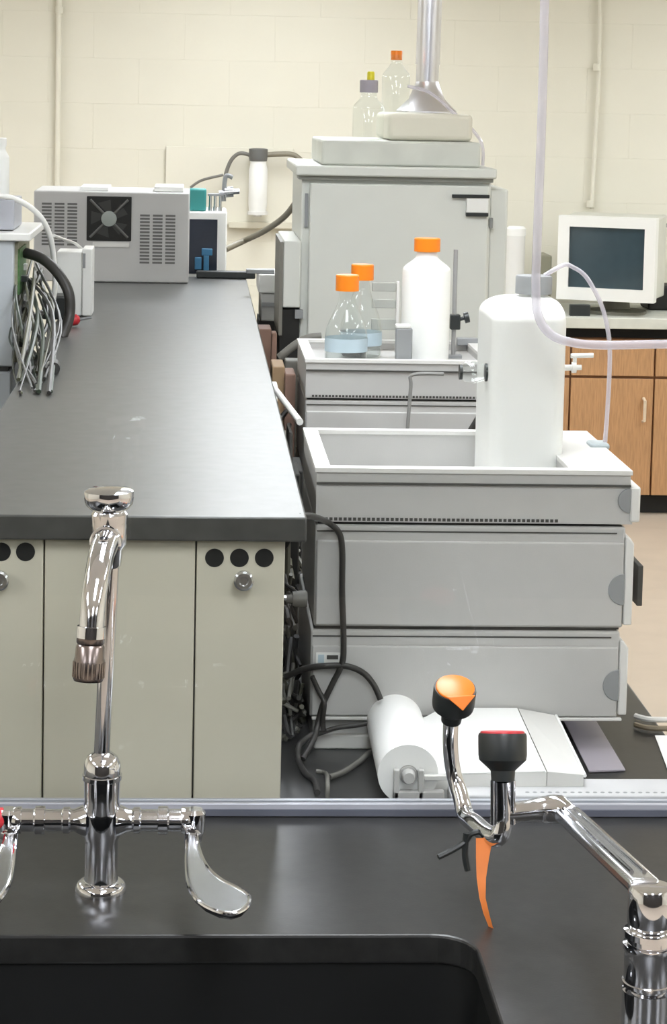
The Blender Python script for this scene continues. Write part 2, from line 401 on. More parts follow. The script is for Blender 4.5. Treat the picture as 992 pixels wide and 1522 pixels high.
MB().box(HX+.002, HX+.25, HY+.012, HY+MD-.02, BZ+.0005, zb_-.001).build('plinth', M_GREY, b_, bevel=.003)
MB().box(HX+.004, HX+.25, HY, HY+.014, BZ+.0005, BZ+.020).build('foot_rail', M_GREYL, b_, bevel=.002)
MB().box(HX+.38, HX+.40, HY+.20, HY+.22, BZ+.0005, zb_).build('foot', M_BLACKP, b_)
# small maker's sticker on the lowest module (blue mark and dark line of print)
st = thing('sticker', 'small pale sticker with a blue mark on the lowest grey module', 'sticker', at(490, 979, HY-.003))
pxbox(MB(), 470, 970, 506, 988, HY-.0028, .0006).build('label_sheet', M_WHITE, st)
pxbox(MB(), 473, 973, 482, 985, HY-.0034, .0005).build('blue_mark', M_LBLUE, st)
pxbox(MB(), 486, 974, 503, 980, HY-.0034, .0005).build('print_line', M_SEAM, st)

# farther stack
X2, Y2 = at(455, 560, 4.0).x, 4.0; DZ2 = at(590, 537, 4.0).z-.075-ztray
make_tray('solvent_tray', 'grey bottle tray with orange capped bottles, top of the farther stack', (X2, Y2, ztray+DZ2), .075, .016)
make_module('chromatograph_module', 'upper grey module of the farther stack, below the orange capped bottles', (X2, Y2, zm2+DZ2))
make_module('chromatograph_module', 'lower module of the farther stack, mostly hidden behind the nearer tray', (X2, Y2, zm3+DZ2), MH-.010)
MB_ = thing('stack_base', 'plinth under the farther grey module stack, hidden behind the nearer stack', 'base', (X2+.2, Y2, BZ))
MB().box(X2+.01, X2+MW-.02, Y2+.01, Y2+MD-.02, BZ+.0005, zm3+DZ2-.001).build('plinth', M_GREYD, MB_)

# ------------------------------------------------------------------ bottles
def bottle(name, label, base, rad, hbody, hsh, rneck, hneck, cap_r, cap_h, m_body, m_cap, cat='bottle', group=None, label_band=None, liquid=None):
    b = Vector(base); t = thing(name, label, cat, b, group)
    prof = [(0, rad*.9), (.004, rad), (hbody, rad)]
    for i in range(1, 7):
        a = i/6; prof.append((hbody+hsh*a, rneck+(rad-rneck)*(math.cos(a*math.pi)+1)/2))
    prof += [(hbody+hsh+hneck, rneck)]
    MB().lathe(b, (0, 0, 1), prof, 32).build('glass_body' if m_body is M_GLASS else 'body', m_body, t, smooth=True)
    cp = MB().lathe(b+Vector((0, 0, hbody+hsh+hneck*.35)), (0, 0, 1), [(0, cap_r), (cap_h*.93, cap_r), (cap_h, cap_r*.92)], 28).build('cap', m_cap, t, smooth=True)
    if label_band:
        z0, z1 = label_band
        MB().lathe(b+Vector((0, 0, z0)), (0, 0, 1), [(0, rad+.0006), (z1-z0, rad+.0006)], 32, False, False).build('label', M_LBLUE, t, smooth=True)
    if liquid:
        MB().lathe(b+Vector((0, 0, .003)), (0, 0, 1), [(0, rad*.88), (.004, rad*.95), (liquid, rad*.95)], 28).build('liquid', M_LIQ, t, smooth=True)
    return t
tz = ztray+DZ2+.0591               # inside floor of the farther tray
def on_tray(px, Y): p = at(px, 500, Y); return Vector((p.x, Y, tz))
zcap = at(515, 414, 4.08).z
hb = .055; hs_ = zcap-tz-hb-.030
bottle('reagent_bottle', 'clear glass bottle with orange cap and blue label, front of the pair', on_tray(515, 4.075), .041, hb, hs_, .015, .020, .0225, .031, M_GLASS, M_ORANGE, group='orange capped glass bottles', label_band=(.026, .052), liquid=.03)
bottle('reagent_bottle', 'clear glass bottle with orange cap, behind the front one of the pair', on_tray(537, 4.185), .041, hb, hs_+.012, .015, .020, .0225, .031, M_GLASS, M_ORANGE, group='orange capped glass bottles', label_band=(.026, .052), liquid=.03)
zc2 = at(635, 360, 4.1).z
bottle('plastic_bottle', 'tall white plastic bottle with orange cap on the farther tray', on_tray(632, 4.105), .047, zc2-tz-.055, .030, .020, .020, .0255, .026, M_HDPE, M_ORANGE)
# small items on the farther tray
g = thing('sensor_box', 'small grey box with white lid between the bottles', 'box', on_tray(606, 4.09))
xg0, xg1 = at(588, 500, 4.05).x, at(612, 500, 4.05).x
MB().box(xg0, xg1, 4.03, 4.052, tz, at(606, 487, 4.05).z).build('body', M_GREYD, g, bevel=.002)
MB().box(xg0-.001, xg1-.004, 4.03, 4.052, at(606, 487, 4.05).z, at(606, 481, 4.05).z).build('lid', M_WHITE, g, bevel=.002)
xh = at(560, 460, 4.27).x; xh1 = at(593, 460, 4.27).x
br = thing('metal_bracket', 'slotted grey bracket standing behind the glass bottles', 'bracket', (xh, 4.27, tz))
MB().box(xh1-.006, xh1, 4.26, 4.275, tz, at(590, 418, 4.27).z).build('upright', M_GREYL, br, bevel=.001)
for (a, b2) in ((420, 433), (445, 458), (474, 490)):
    MB().box(xh-.01, xh1-.006, 4.265, 4.275, at(575, b2, 4.27).z, at(575, a, 4.27).z).build('bar', mat('bracket_grey', (168, 170, 164), .5), br, bevel=.001)
rd = thing('clamp_stand', 'thin grey rod with a black clamp beside the white bottle', 'stand', on_tray(676, 4.2))
xr = at(676, 450, 4.2).x
MB().lathe((xr, 4.2, tz), (0, 0, 1), [(0, .0045), (at(676, 371, 4.2).z-tz, .0045)], 14).build('rod', mat('rod_grey', (150, 150, 150), .4), rd, smooth=True)
MB().box(xr-.016, xr+.016, 4.185, 4.215, tz, tz+.006).build('foot', M_GREYD, rd)
zc = at(676, 476, 4.2).z
MB().box(xr-.008, xr+.012, 4.19, 4.21, zc-.018, zc+.012).build('clamp', M_BLACKP, rd, bevel=.002)
MB().lathe((xr+.010, 4.2, zc+.002), (1, 0, .25), [(0, .004), (.010, .004), (.011, .011), (.020, .011)], 14).build('clamp_knob', M_BLACKP, rd, smooth=True)
tag(pxbox(MB(), 680, 503, 729, 514, 4.3, .02).build('slide_bar', M_GREYD, bevel=.002), 'short grey bar on the far rim of the farther tray', 'bar')

# rectangular carboy in the nearer tray
tz1 = ztray+.0221
cb = thing('carboy', 'white rectangular plastic carboy standing in the nearer tray', 'carboy', (at(785, 690, 3.02).x, 3.02, tz1))
xa0, xa1 = at(731, 580, 2.95).x, at(843, 580, 2.95).x
ya0, ya1 = 2.95, 3.13
zs_ = at(790, 468, 2.95).z; ztop = at(790, 441, 3.03).z
def rr3(x0, x1, y0, y1, r, z): return rrect(x0, x1, y0, y1, r, z, 5)
xc = at(795, 440, 3.03).x
rings = []
zs_ -= .012
for a in range(0, 4): rings.append(rr3(xa0, xa1, ya0, ya1, .022, tz1+(zs_-tz1)*a/3))
for i in range(1, 11):
    t_ = i/10; f_ = (1-math.sqrt(max(0, 1-t_*t_)))*.9
    rings.append(rr3(xa0+(xc-.021-xa0)*f_, xa1-(xa1-xc-.021)*f_, ya0+(3.019-ya0)*f_, ya1-(ya1-3.061)*f_, .022-.001*f_, zs_+(ztop-zs_)*t_))
MB().rings(rings).build('body', M_HDPE, cb, smooth=True)
MB().lathe((xc, 3.04, ztop-.004), (0, 0, 1), [(0, .021), (.010, .021)], 24).build('neck', M_HDPE, cb, smooth=True)
MB().lathe((xc, 3.04, ztop+.004), (0, 0, 1), [(0, .0265), (.024, .0265), (.026, .025)], 28).build('cap', M_GREYD, cb, smooth=True)
p = at(842, 547, 3.05)
v = MB().lathe((xa1-.002, 3.05, p.z), (1, 0, .03), [(0, .010), (.006, .010), (.006, .0045), (.026, .0045), (.026, .008), (.032, .008), (.032, .004), (.040, .004)], 18).build('spigot', M_WHITE, cb, smooth=True)
s_ = MB().tube([(xa1+.028, 3.05, p.z), (xa1+.028, 3.05, p.z+.018)], .003, 10).tube([(xa1+.022, 3.05, p.z+.018), (xa1+.055, 3.05, p.z+.019)], .0035, 10).build('spigot_lever', M_WHITE, None, smooth=True); sub(s_, v)
p = at(726, 547, 3.05)
MB().lathe((xa0+.002, 3.0, p.z), (-1, 0, 0), [(0, .010), (.008, .012), (.02, .016), (.034, .014), (.040, .008)], 24).build('clear_fitting', M_GLASS, cb, smooth=True)
MB().lathe((xa0-.036, 3.0, p.z), (-1, 0, 0), [(0, .011), (.004, .011)], 20).build('seal_ring', M_BLACKP, cb, smooth=True)
MB().lathe((xa0+.001, 3.0, p.z), (-1, 0, 0), [(0, .013), (.004, .013)], 20).build('seal_ring', M_BLACKP, cb, smooth=True)

# clear tubing
tag(MB().tube([Vector((at(816, -120, 2.86).x, 2.86, CZ-.002)), at(812, -60, 2.86), at(809, 60, 2.86), at(805, 200, 2.86), at(800, 330, 2.86), at(797, 430, 2.86), at(801, 470, 2.86), at(818, 496, 2.86), at(850, 509, 2.86), at(900, 513, 2.86), at(1010, 512, 2.86), at(1065, 522, 2.87), at(1090, 570, 2.88), at(1098, 700, 2.9), at(1100, 1000, 2.9), at(1098, 1400, 2.92), Vector((at(1100, 1000, 2.9).x, 2.95, .06)), Vector((at(1100, 1000, 2.9).x+.03, 3.0, .01)), Vector((at(1100, 1000, 2.9).x+.06, 3.2, .008))], .0062, 14).build('clear_tubing', M_TUBE, smooth=True), 'clear tubing hanging straight down past the carboy then bending to the right', 'tubing')
zl = at(900, 668, 3.05)
tag(MB().tube([Vector((xc+.015, 3.04, ztop+.030)), at(838, 394, 3.04), at(852, 397, 3.04), at(872, 412, 3.04), at(893, 450, 3.04), at(904, 490, 3.04), at(907, 530, 3.04), at(904, 600, 3.04), at(899, 668, 3.04)], .0033, 10).build('thin_tubing', M_TUBE, smooth=True), 'thin white tube arching from the carboy cap down to the tray corner', 'tubing')
pf = at(893, 668, 3.04)
tag(MB().box(pf.x-.018, pf.x+.010, 3.02, 3.06, zt1+.0005, zt1+.009).build('tube_clip', mat('grey_blue_clip', (176, 186, 190), .4), bevel=.003), 'small grey clip on the tray corner where the thin tube ends', 'clip')
# wires before the farther stack
tag(MB().tube([at(660, 556, 3.95), at(614, 557, 3.95), at(611, 575, 3.95), at(606, 640, 3.95), at(604, 680, 3.95)], .0035, 8).build('wire', mat('mid_grey_wire', (140, 140, 138), .5), smooth=True), 'grey wire hanging down in front of the farther stack', 'wire')
tag(MB().tube([at(738, 541, 4.005), at(736, 545, 3.985), at(730, 575, 3.94), at(722, 600, 3.93), at(712, 620, 3.93), at(695, 648, 3.93)], [.0025, .0025, .0025, .003, .006, .006], 10).build('cable_plug', M_CABLE, smooth=True), 'short black cable with a plug left of the carboy', 'cable')

# ------------------------------------------------------------------ spectrometer with exhaust duct
YI = 5.0
sp_ = thing('spectrometer', 'tall off-white instrument with a door and latch under the exhaust duct', 'instrument', (at(590, 400, YI).x, YI+.3, BZ))
def zpx(y, Y=YI, x=590): return at(x, y, Y).z
def xpx(x, Y=YI, y=390): return at(x, y, Y).x
x0, x1 = xpx(447), xpx(728)
MB().box(x0, x1, YI+.012, YI+.5, BZ+.001, zpx(266)).build('body', M_OFFW, sp_, bevel=.004)
MB().box(xpx(459), xpx(724), YI-.006, YI+.013, BZ+.03, zpx(274)).build('door', M_OFFW, sp_, bevel=.004)
MB().box(xpx(437), xpx(734), YI-.02, YI+.52, zpx(263), zpx(248)).build('lid', M_OFFW, sp_, bevel=.004)
MB().box(xpx(442), xpx(730), YI-.004, YI+.1, zpx(269), zpx(263)).build('lid_gasket', mat('gasket_grey', (150, 152, 146), .6), sp_)
xq0, xq1, zq = xpx(476), xpx(713), zpx(210, YI+.04)
MB().box(xq0, xq1, YI+.03, YI+.48, zpx(248), zq).build('top_housing', mat('top_housing_grey', (206, 208, 200), .5), sp_, bevel=.006)
MB().box(xpx(728), xpx(756), YI+.03, YI+.5, BZ+.001, zpx(279)).build('side_cover', M_OFFW, sp_, bevel=.006)
lt = MB().box(xpx(690), xpx(723), YI-.016, YI-.004, zpx(314), zpx(290)).build('latch', M_WHITE, sp_, bevel=.002)
for (a, b2, c1, c2) in ((669, 724, 287, 292), (690, 723, 314, 319)):
    sub(MB().box(xpx(a), xpx(b2), YI-.018, YI-.004, zpx(c2), zpx(c1)).build('latch_bar', M_BLACKP, None, bevel=.001), lt)
for (a, b2) in ((322, 337), (449, 462)):
    MB().box(xpx(727), xpx(732), YI+.006, YI+.02, zpx(b2), zpx(a)).build('hinge', mat('hinge_grey', (140, 142, 140), .5), sp_)
MB().box(xpx(421), xpx(447), YI-.01, YI+.35, zpx(459), zpx(360)).build('side_box', M_OFFW, sp_, bevel=.003)
MB().box(xpx(416), xpx(421), YI-.012, YI+.3, zpx(500), zpx(362)).build('side_trim', mat('trim_dark', (120, 118, 110), .5), sp_)
MB().box(xpx(418), xpx(447), YI, YI+.35, BZ+.001, zpx(462)).build('black_base', M_DARK, sp_)
MB().box(xpx(440), xpx(452), YI-.01, YI+.02, zpx(475), zpx(462)).build('side_port', M_GREYD, sp_)
MB().box(xpx(452), xpx(456.5), YI+.004, YI+.02, zpx(340), zpx(290)).build('door_hinge', M_GREYD, sp_)
# hood collar and duct
hc = thing('hood_collar', 'cream collar box between the instrument and the metal duct', 'hood', (xpx(645), YI+.25, zq))
MB().box(xpx(578), xpx(706), YI+.10, YI+.45, zq+.001, zpx(168, YI+.1)).build('collar', M_WALL, hc, bevel=.012, segs=3)
YD = YI+.27
du = thing('exhaust_duct', 'shiny round metal exhaust duct with a flared foot', 'duct', at(634, 168, YD))
zf_ = at(634, 168, YD).z; pxm = YD/F
pd = at(634, 168, YD)
MB().lathe((pd.x, YD, zf_+.001), (.004, 0, 1), [(0, 45*pxm), (.004, 45*pxm), (20*pxm, 27*pxm), (42*pxm, 18*pxm), (46*pxm, 17*pxm)], 36, True, False).build('flared_foot', M_STEEL, du, smooth=True)
MB().lathe((pd.x, YD, zf_+44*pxm), (.012, 0, 1), [(0, 17*pxm), (28*pxm, 17*pxm), (28*pxm, 18.5*pxm), (31*pxm, 18.5*pxm), (31*pxm, 18*pxm), (1.15, 18*pxm)], 36).build('pipe', M_STEEL, du, smooth=True)
MB().tube([at(x_, y_, YI+.12) for x_, y_ in ((606, 128), (640, 138), (672, 165), (700, 190), (717, 215), (718, 246))], .004, 8).build('drain_hose', M_TUBE, du, smooth=True)
# bottles on the spectrometer
pb = at(547, 207, YI+.12)
bottle('reagent_bottle', 'clear glass bottle with yellow cap on top of the off-white instrument', (pb.x, YI+.12, zq+.001), .038, .075, .030, .019, .022, .022, .030, M_GLASS, M_LAV, group='bottles on the instrument')
MB().lathe((pb.x+.004, YI+.12, zq+.001+.142), (0, 0, 1), [(0, .009), (.018, .009), (.021, .007)], 18).build('yellow_plug', M_YELL, [o for o in bpy.data.objects if o.get('label', '').startswith('clear glass bottle with yellow')][0], smooth=True)
pb = at(585, 160, YI+.16)
bottle('reagent_bottle', 'clear bottle with small orange cap standing on the collar left of the duct', (at(588, 160, YI+.16).x, YI+.16, zpx(168, YI+.1)+.001), .034, .085, .035, .014, .018, .014, .022, M_GLASS, M_ORANGE, group='bottles on the instrument')

# ------------------------------------------------------------------ far end: fan unit, filter, autosampler
YFN = atz(230, 421, zs1).y
XFN = lambda x: at(x, 350, YFN).x
ZFN = lambda y, x=170: at(x, y, YFN).z
fu = thing('fan_unit', 'grey instrument back with a black fan and vent grilles on the shelf', 'instrument', (XFN(170), YFN+.15, zs1))
MB().box(XFN(50), XFN(281), YFN, YFN+.3, zs1+.001, ZFN(285)).build('cabinet', mat('fan_unit_grey', (192, 191, 190), .5, var=.02), fu, bevel=.004)
for (gx0, gy0, nr, rows) in ((62, 303, 3, 13), (208, 318, 3, 15)):
    s_ = MB()
    for c_ in range(nr):
        for r_ in range(rows):
            xx = gx0+c_*19.0; yy = gy0+r_*5.0
            s_.box(XFN(xx), XFN(xx+14.5), YFN-.0012, YFN+.002, ZFN(yy+2.9), ZFN(yy))
    o = s_.build('vent_slots', mat('vent_grey', (104, 103, 102), .6), fu); o['kind'] = 'stuff'
fz = ZFN(325); fx = XFN(162); fr_ = 33*YFN/F
fan = MB().box(fx-fr_, fx+fr_, YFN-.005, YFN+.002, fz-fr_, fz+fr_).build('fan_frame', M_DARK, fu, bevel=.002)
for k in range(4):
    a = math.radians(45+90*k)
    sub(MB().tube([(fx+.012*math.cos(a), YFN-.008, fz+.012*math.sin(a)), (fx+fr_*1.2*math.cos(a), YFN-.008, fz+fr_*1.2*math.sin(a))], .0035, 8).build('strut', mat('strut_grey', (92, 92, 90), .5), None), fan)
for k in range(5):
    a0 = 2*math.pi*k/5; pl = []
    for rr_, da in ((.02, 0), (.052, .25), (.052, .95), (.02, .75)): pl.append((fx+rr_*math.cos(a0+da), YFN-.0055, fz+rr_*math.sin(a0+da)))
    sub(MB().prism(pl, (0, -.0015, 0)).build('blade', mat('blade_dark', (46, 46, 44), .5), None), fan)
sub(MB().lathe((fx, YFN-.006, fz), (0, -1, 0), [(0, .021), (.005, .021), (.006, .018)], 24).build('hub', mat('hub_grey', (150, 156, 152), .4), None, smooth=True), fan)
MB().box(XFN(138), XFN(192), YFN-.004, YFN+.001, ZFN(367), ZFN(360)).build('fan_lip', M_GREYL, fu)
ztf = ZFN(285)
tag(MB().box(XFN(118), XFN(160), YFN+.03, YFN+.2, ztf+.0005, ztf+.011).build('papers', M_PAPER, bevel=.001), 'thin white sheaf lying on the grey fan unit, left of its fan', 'paper')
tag(MB().box(XFN(228), XFN(272), YFN+.03, YFN+.2, ztf+.0005, ztf+.016).build('white_tray', M_WHITE, bevel=.003), 'low white tray lying on the right end of the grey fan unit', 'tray')
# autosampler beside it, behind the shelf end
YA = YFN+.36
au = thing('autosampler', 'white box with a dark window and blue arm right of the fan unit', 'instrument', (at(310, 400, YA).x, YA+.12, BZ))
xa = lambda x: at(x, 365, YA).x
za = lambda y: at(305, y, YA).z
MB().box(xa(270), xa(337), YA, YA+.25, BZ+.001, za(315)).build('housing', M_WHITE, au, bevel=.004)
MB().box(xa(272), xa(323), YA-.003, YA+.004, za(407), za(326)).build('window', M_NAVY, au)
MB().box(xa(300), xa(316), YA-.020, YA-.003, za(379), za(369)).box(xa(303), xa(311), YA-.020, YA-.003, za(408), za(379)).box(xa(290), xa(300), YA-.02, YA-.003, za(400), za(382)).build('arm', M_BLUE, au, bevel=.002)
for y_ in (370, 384): MB().lathe((xa(276), YA-.003, za(y_)), (0, -1, 0), [(0, .010), (.012, .010), (.016, .007)], 14).build('knob', M_CHROME2, au, smooth=True)
tp = za(315)
tag(MB().box(xa(280), xa(306), YA+.02, YA+.07, tp+.0005, za(281)).build('teal_box', M_TEAL, bevel=.006), 'small teal block standing on the white autosampler', 'block')
vz_ = thing('valve_assembly', 'cluster of grey valves and fittings on the white autosampler', 'valve', (xa(322), YA+.05, tp))
for x_ in (312, 319, 327): MB().lathe((xa(x_), YA+.05, tp+.0005), (0, 0, 1), [(0, .006), (.012, .006), (.012, .0045), (.045, .0045)], 12).build('vial', M_CHROME2, vz_, smooth=True)
MB().box(xa(308), xa(332), YA+.035, YA+.065, tp+.045, tp+.052).build('manifold', M_GREYD, vz_, bevel=.001)
MB().lathe((xa(340), YA+.05, za(286)), (1, 0, .1), [(-.03, .008), (-.012, .008), (-.012, .016), (.012, .016), (.012, .008), (.03, .008)], 14).build('valve_body', M_CHROME2, vz_, smooth=True)
MB().tube([(xa(332), YA+.05, za(300)), at(333, 285, YA+.05), at(336, 262, YA+.05), at(346, 264, YA+.05)], .007, 10).build('elbow', M_GREYD, vz_, smooth=True)
# black bar across the shelf end
pbz = zs1
tag(MB().box(at(292, 415, YSE).x, at(379, 415, YSE).x, YSE-.06, YSE-.03, zs1+.0006, zs1+.0006+.021).build('black_bar', M_BLACKP, bevel=.004), 'black bar lying across the far end of the black shelf', 'bar')
# inline filter on the wall
YV = YW-.10
fl = thing('water_filter', 'white cylindrical water filter hanging on the cream wall', 'filter', at(384, 322, YV))
top = at(384, 238, YV); bot = at(383, 318, YV); kx = YV/F
MB().lathe(bot, (0, 0, 1), [(0, 12*kx), (10*kx, 13.5*kx), (14*kx, 14*kx), (66*kx, 14*kx), (74*kx, 12*kx), (80*kx, 12*kx)], 28).build('canister', M_WHITE, fl, smooth=True)
MB().lathe(bot-Vector((0, 0, .012)), (0, 0, 1), [(0, 6*kx), (3*kx, 6*kx), (3*kx, 15*kx), (8*kx, 15*kx)], 24).build('lower_cap', M_GREYL, fl, smooth=True)
MB().lathe(top-Vector((0, 0, .004)), (0, 0, 1), [(0, 13*kx), (6*kx, 14*kx), (18*kx, 14*kx), (19*kx, 9*kx)], 24).build('head', mat('filter_head', (104, 104, 102), .5), fl, smooth=True)
MB().box(top.x-.03, top.x+.03, YV+.03, YW-.004, top.z, top.z+.03).build('bracket', M_GREYD, fl)
hd = at(384, 230, YV)
tag(MB().tube([at(371, 230, YV), at(356, 228, YV), at(344, 238, YV), at(336, 258, YV), at(333, 280, YV)], .009, 10).build('filter_hose', M_CABLEG, smooth=True), 'grey hose bending down from the left of the white filter', 'hose')
tag(MB().tube([at(397, 230, YV), at(415, 229, YV), at(436, 230, YV), at(450, 240, YV)], .012, 10).build('filter_hose', mat('brown_hose', (132, 126, 110), .5), smooth=True), 'grey brown hose leaving the white filter towards the tall instrument', 'hose')
tag(MB().tube([at(283, 279, YV), at(300, 268, YV), at(332, 260, YV)], .006, 8).build('thin_hose', M_CABLEG, smooth=True), 'thin grey tube curving above the teal block', 'tubing')
tag(MB().tube([at(335, 371, YA+.1), at(365, 357, 6.4), at(395, 342, 6.2), at(425, 320, 6.0), at(447, 290, 5.8)], .009, 10).build('ribbed_hose', mat('brown_hose', (132, 126, 110), .5), smooth=True), 'grey brown hose rising from the autosampler to the tall instrument', 'hose')
# grey metal box right of the shelf end
YG = 5.55
gx = lambda x: at(x, 440, YG).x
gz_ = lambda y: at(400, y, YG).z
gb = thing('pump_box', 'stacked grey metal pump box between the shelf end and the tall instrument', 'pump', (gx(400), YG+.1, BZ))
MB().box(gx(384), gx(414), YG, YG+.2, gz_(436), gz_(408)).build('upper_case', M_GREYL, gb, bevel=.004)
MB().box(gx(388), gx(413), YG+.01, YG+.2, gz_(478), gz_(436)).build('lower_case', M_GREY, gb, bevel=.004)
MB().box(gx(390), gx(412), YG+.004, YG+.011, gz_(456), gz_(450)).build('trim_line', M_GREYD, gb)
MB().box(gx(386), gx(415), YG+.02, YG+.2, BZ+.001, gz_(478)).build('black_stand', M_DARK, gb)
MB().box(gx(366), gx(408), YG+.02, YG+.06, gz_(408), gz_(402)).build('top_handle', M_GREYD, gb, bevel=.002)

# ------------------------------------------------------------------ left side of the island
YL = 4.5
lx1 = at(20, 450, YL).x
zz = lambda y: at(10, y, YL).z
lm = thing('detector_module', 'blue grey detector module at the left edge with its open back to the shelf', 'instrument', (lx1-.2, YL+.2, BZ))
MB().box(lx1-.42, lx1, YL, YL+.36, zz(545), zz(358)).build('housing', M_BLUEG, lm, bevel=.003)
MB().box(lx1-.42, lx1+.035, YL-.01, YL+.38, zz(358), zz(346)).build('lid', M_WHITE, lm, bevel=.003)
bp_ = MB().box(lx1, lx1+.006, YL+.02, YL+.34, zz(540), zz(362)).build('back_panel', mat('connector_beige', (160, 158, 138), .6, var=.25, scale=60), lm)
sub(MB().box(lx1+.006, lx1+.010, YL+.03, YL+.2, zz(440), zz(372)).build('circuit_board', M_GREEN, None), bp_)
for k in range(9):
    y_ = 400+k*14; q = random.uniform(.05, .3)
    sub(MB().box(lx1+.006, lx1+random.uniform(.014, .03), YL+q, YL+q+.03, zz(y_+9), zz(y_)).build('connector', random.choice([M_GREYL, M_GREYD, M_BLACKP, M_TAN]), None, bevel=.001), bp_)
lm2 = thing('pump_module', 'blue grey pump module under the detector module at the left edge', 'instrument', (lx1-.2, YL+.2, BZ))
MB().box(lx1-.43, lx1-.004, YL-.005, YL+.36, BZ+.001, zz(553)).build('housing', M_BLUEG, lm2, bevel=.003)
MB().box(lx1-.43, lx1-.012, YL+.01, YL+.35, zz(553), zz(545)).build('gap_frame', M_SEAM, lm2)
ub = tag(MB().box(at(-60, 320, YL+.05).x, at(21, 320, YL+.05).x, YL+.05, YL+.25, zz(345)+.001, at(10, 297, YL+.05).z).build('control_box', mat('slate_box', (172, 174, 182), .5), bevel=.003), 'slate grey box lying on the detector module lid', 'box')
zub = at(10, 297, YL+.05).z
bottle('wash_bottle', 'white plastic bottle on the slate grey box at the left edge', (at(-3, 290, YL+.12).x, YL+.12, zub+.001), .024, .085, .02, .016, .016, .018, .018, M_HDPE, M_WHITE)
# hoses at the left
tag(MB().tube([at(38, 376, 4.62), at(62, 384, 4.6), at(85, 405, 4.58), at(102, 435, 4.56), at(103, 470, 4.55), at(93, 500, 4.52), at(84, 530, 4.5), atz(80, 548, zs1+.012)], .0115, 14).build('black_hose', M_CABLE, smooth=True), 'thick black hose arching from the detector module onto the black shelf', 'hose')
tag(MB().tube([at(-20, 291, 4.55), at(8, 292, 4.55), at(35, 302, 4.58), at(60, 322, 4.6), at(74, 350, 4.62), at(80, 385, 4.64), at(82, 420, 4.64), at(76, 470, 4.62), at(72, 520, 4.58), atz(72, 545, zs1+.008)], .006, 12).build('white_hose', M_WHITE, smooth=True), 'white hose arching from the slate box down onto the black shelf', 'hose')
tag(MB().tube([at(80, 350, 4.62), at(96, 356, 4.8), at(112, 362, 5.0), at(124, 372, 5.1)], .0035, 8).build('thin_white_hose', M_WHITE, smooth=True), 'thin white tube running from the white hose to the white box', 'tubing')
for k in range(36):
    a = at(random.uniform(22, 70), random.uniform(385, 500), 4.7); e = atz(random.uniform(24, 84), random.uniform(520, 585), zs1+.006)
    mid = (a+e)/2+Vector((random.uniform(-.03, .04), random.uniform(-.06, .06), random.uniform(-.04, .04)))
    if k == 0: lt_ = MB()
    lt_.tube([a, mid, e], random.choice([.002, .003, .004]), 6)
    if k % 9 == 8:
        j = k//9
        o = lt_.build('tube_tangle', (mat('slate_tube', (84, 84, 82), .5), mat('dark_green_tube', (50, 62, 48), .5), M_CABLE, mat('olive_tube', (84, 84, 66), .5))[j], smooth=True); o['kind'] = 'stuff'
        tag(o, ('tangle of grey tubes', 'tangle of dark green tubes', 'tangle of black wires', 'tangle of olive tubes')[j]+' behind the detector module at the shelf edge', 'tubing'); lt_ = MB()
# white box on the shelf with red plug
pwb = atz(110, 470, zs1)
wb = thing('power_box', 'white upright box on the shelf before the fan unit', 'box', pwb)
xw = lambda x: at(x, 420, pwb.y).x
zw = lambda y: at(110, y, pwb.y).z
MB().box(xw(84), xw(122), pwb.y, pwb.y+.1, zs1+.001, zw(374)).build('case', M_WHITE, wb, bevel=.003)
MB().box(xw(122), xw(137), pwb.y-.005, pwb.y+.1, zs1+.001, zw(369)).build('end_cover', M_WHITE, wb, bevel=.003)
MB().box(xw(123), xw(127), pwb.y-.007, pwb.y, zw(398), zw(376)).build('slot', M_GREYD, wb)
rp_ = atz(112, 486, zs1)
rp2 = thing('red_plug', 'red plug with grey pin on the shelf beside the black hose', 'plug', rp_)
MB().lathe((rp_.x-.02, rp_.y, zs1+.0135), (1, .1, .12), [(0, .008), (.006, .013), (.024, .012), (.030, .006)], 16).build('body', M_RED, rp2, smooth=True)
MB().tube([(rp_.x+.005, rp_.y, zs1+.016), (rp_.x+.035, rp_.y, zs1+.022)], .003, 8).build('pin', M_GREYD, rp2)
dk = at(88, 455, 4.85)
tag(MB().box(at(62, 470, 4.85).x, at(108, 470, 4.85).x, 4.85, 4.93, zs1+.001, at(85, 440, 4.85).z).build('black_adapter', M_BLACKP, bevel=.005), 'black power adapter on the shelf behind the black hose', 'adapter')

# ------------------------------------------------------------------ clutter between shelf and stacks
def clutter(name, label, cat, x0, y0, x1, y1, Y, d, m, bev=.003):
    return tag(pxbox(MB(), x0, y0, x1, y1, Y, d).build(name, m, bevel=bev), label, cat)
def standing(name, label, cat, x0, y0, x1, Y, d, m):
    return tag(MB().box(at(x0, y0, Y).x, at(x1, y0, Y).x, Y, Y+d, BZ+.001, at((x0+x1)/2, y0, Y).z).build(name, m, bevel=.003), label, cat)
standing('pink_carton', 'pinkish carton standing in the gap beside the far shelf edge', 'carton', 384, 489, 404, 5.0, .1, M_PINK)
standing('copper_tube_box', 'narrow pinkish upright box next to the pink carton', 'box', 404, 495, 412, 4.9, .05, M_PINK)
standing('tan_carton', 'tan cardboard carton in the gap beside the farther stack', 'carton', 405, 545, 424, 4.25, .12, M_TAN)
standing('tan_box', 'pale tan box right of the tan cardboard carton', 'box', 424, 556, 440, 4.22, .10, M_PINK)
tag(MB().tube([at(408, 577, 3.9), at(446, 627, 3.5)], .006, 10, False).build('white_rod', M_WHITE, smooth=True), 'white rod leaning in the gap between shelf and stacks', 'rod')
standing('white_block', 'small white block at the shelf edge above the white rod', 'block', 401, 571, 413, 4.0, .04, M_WHITE)
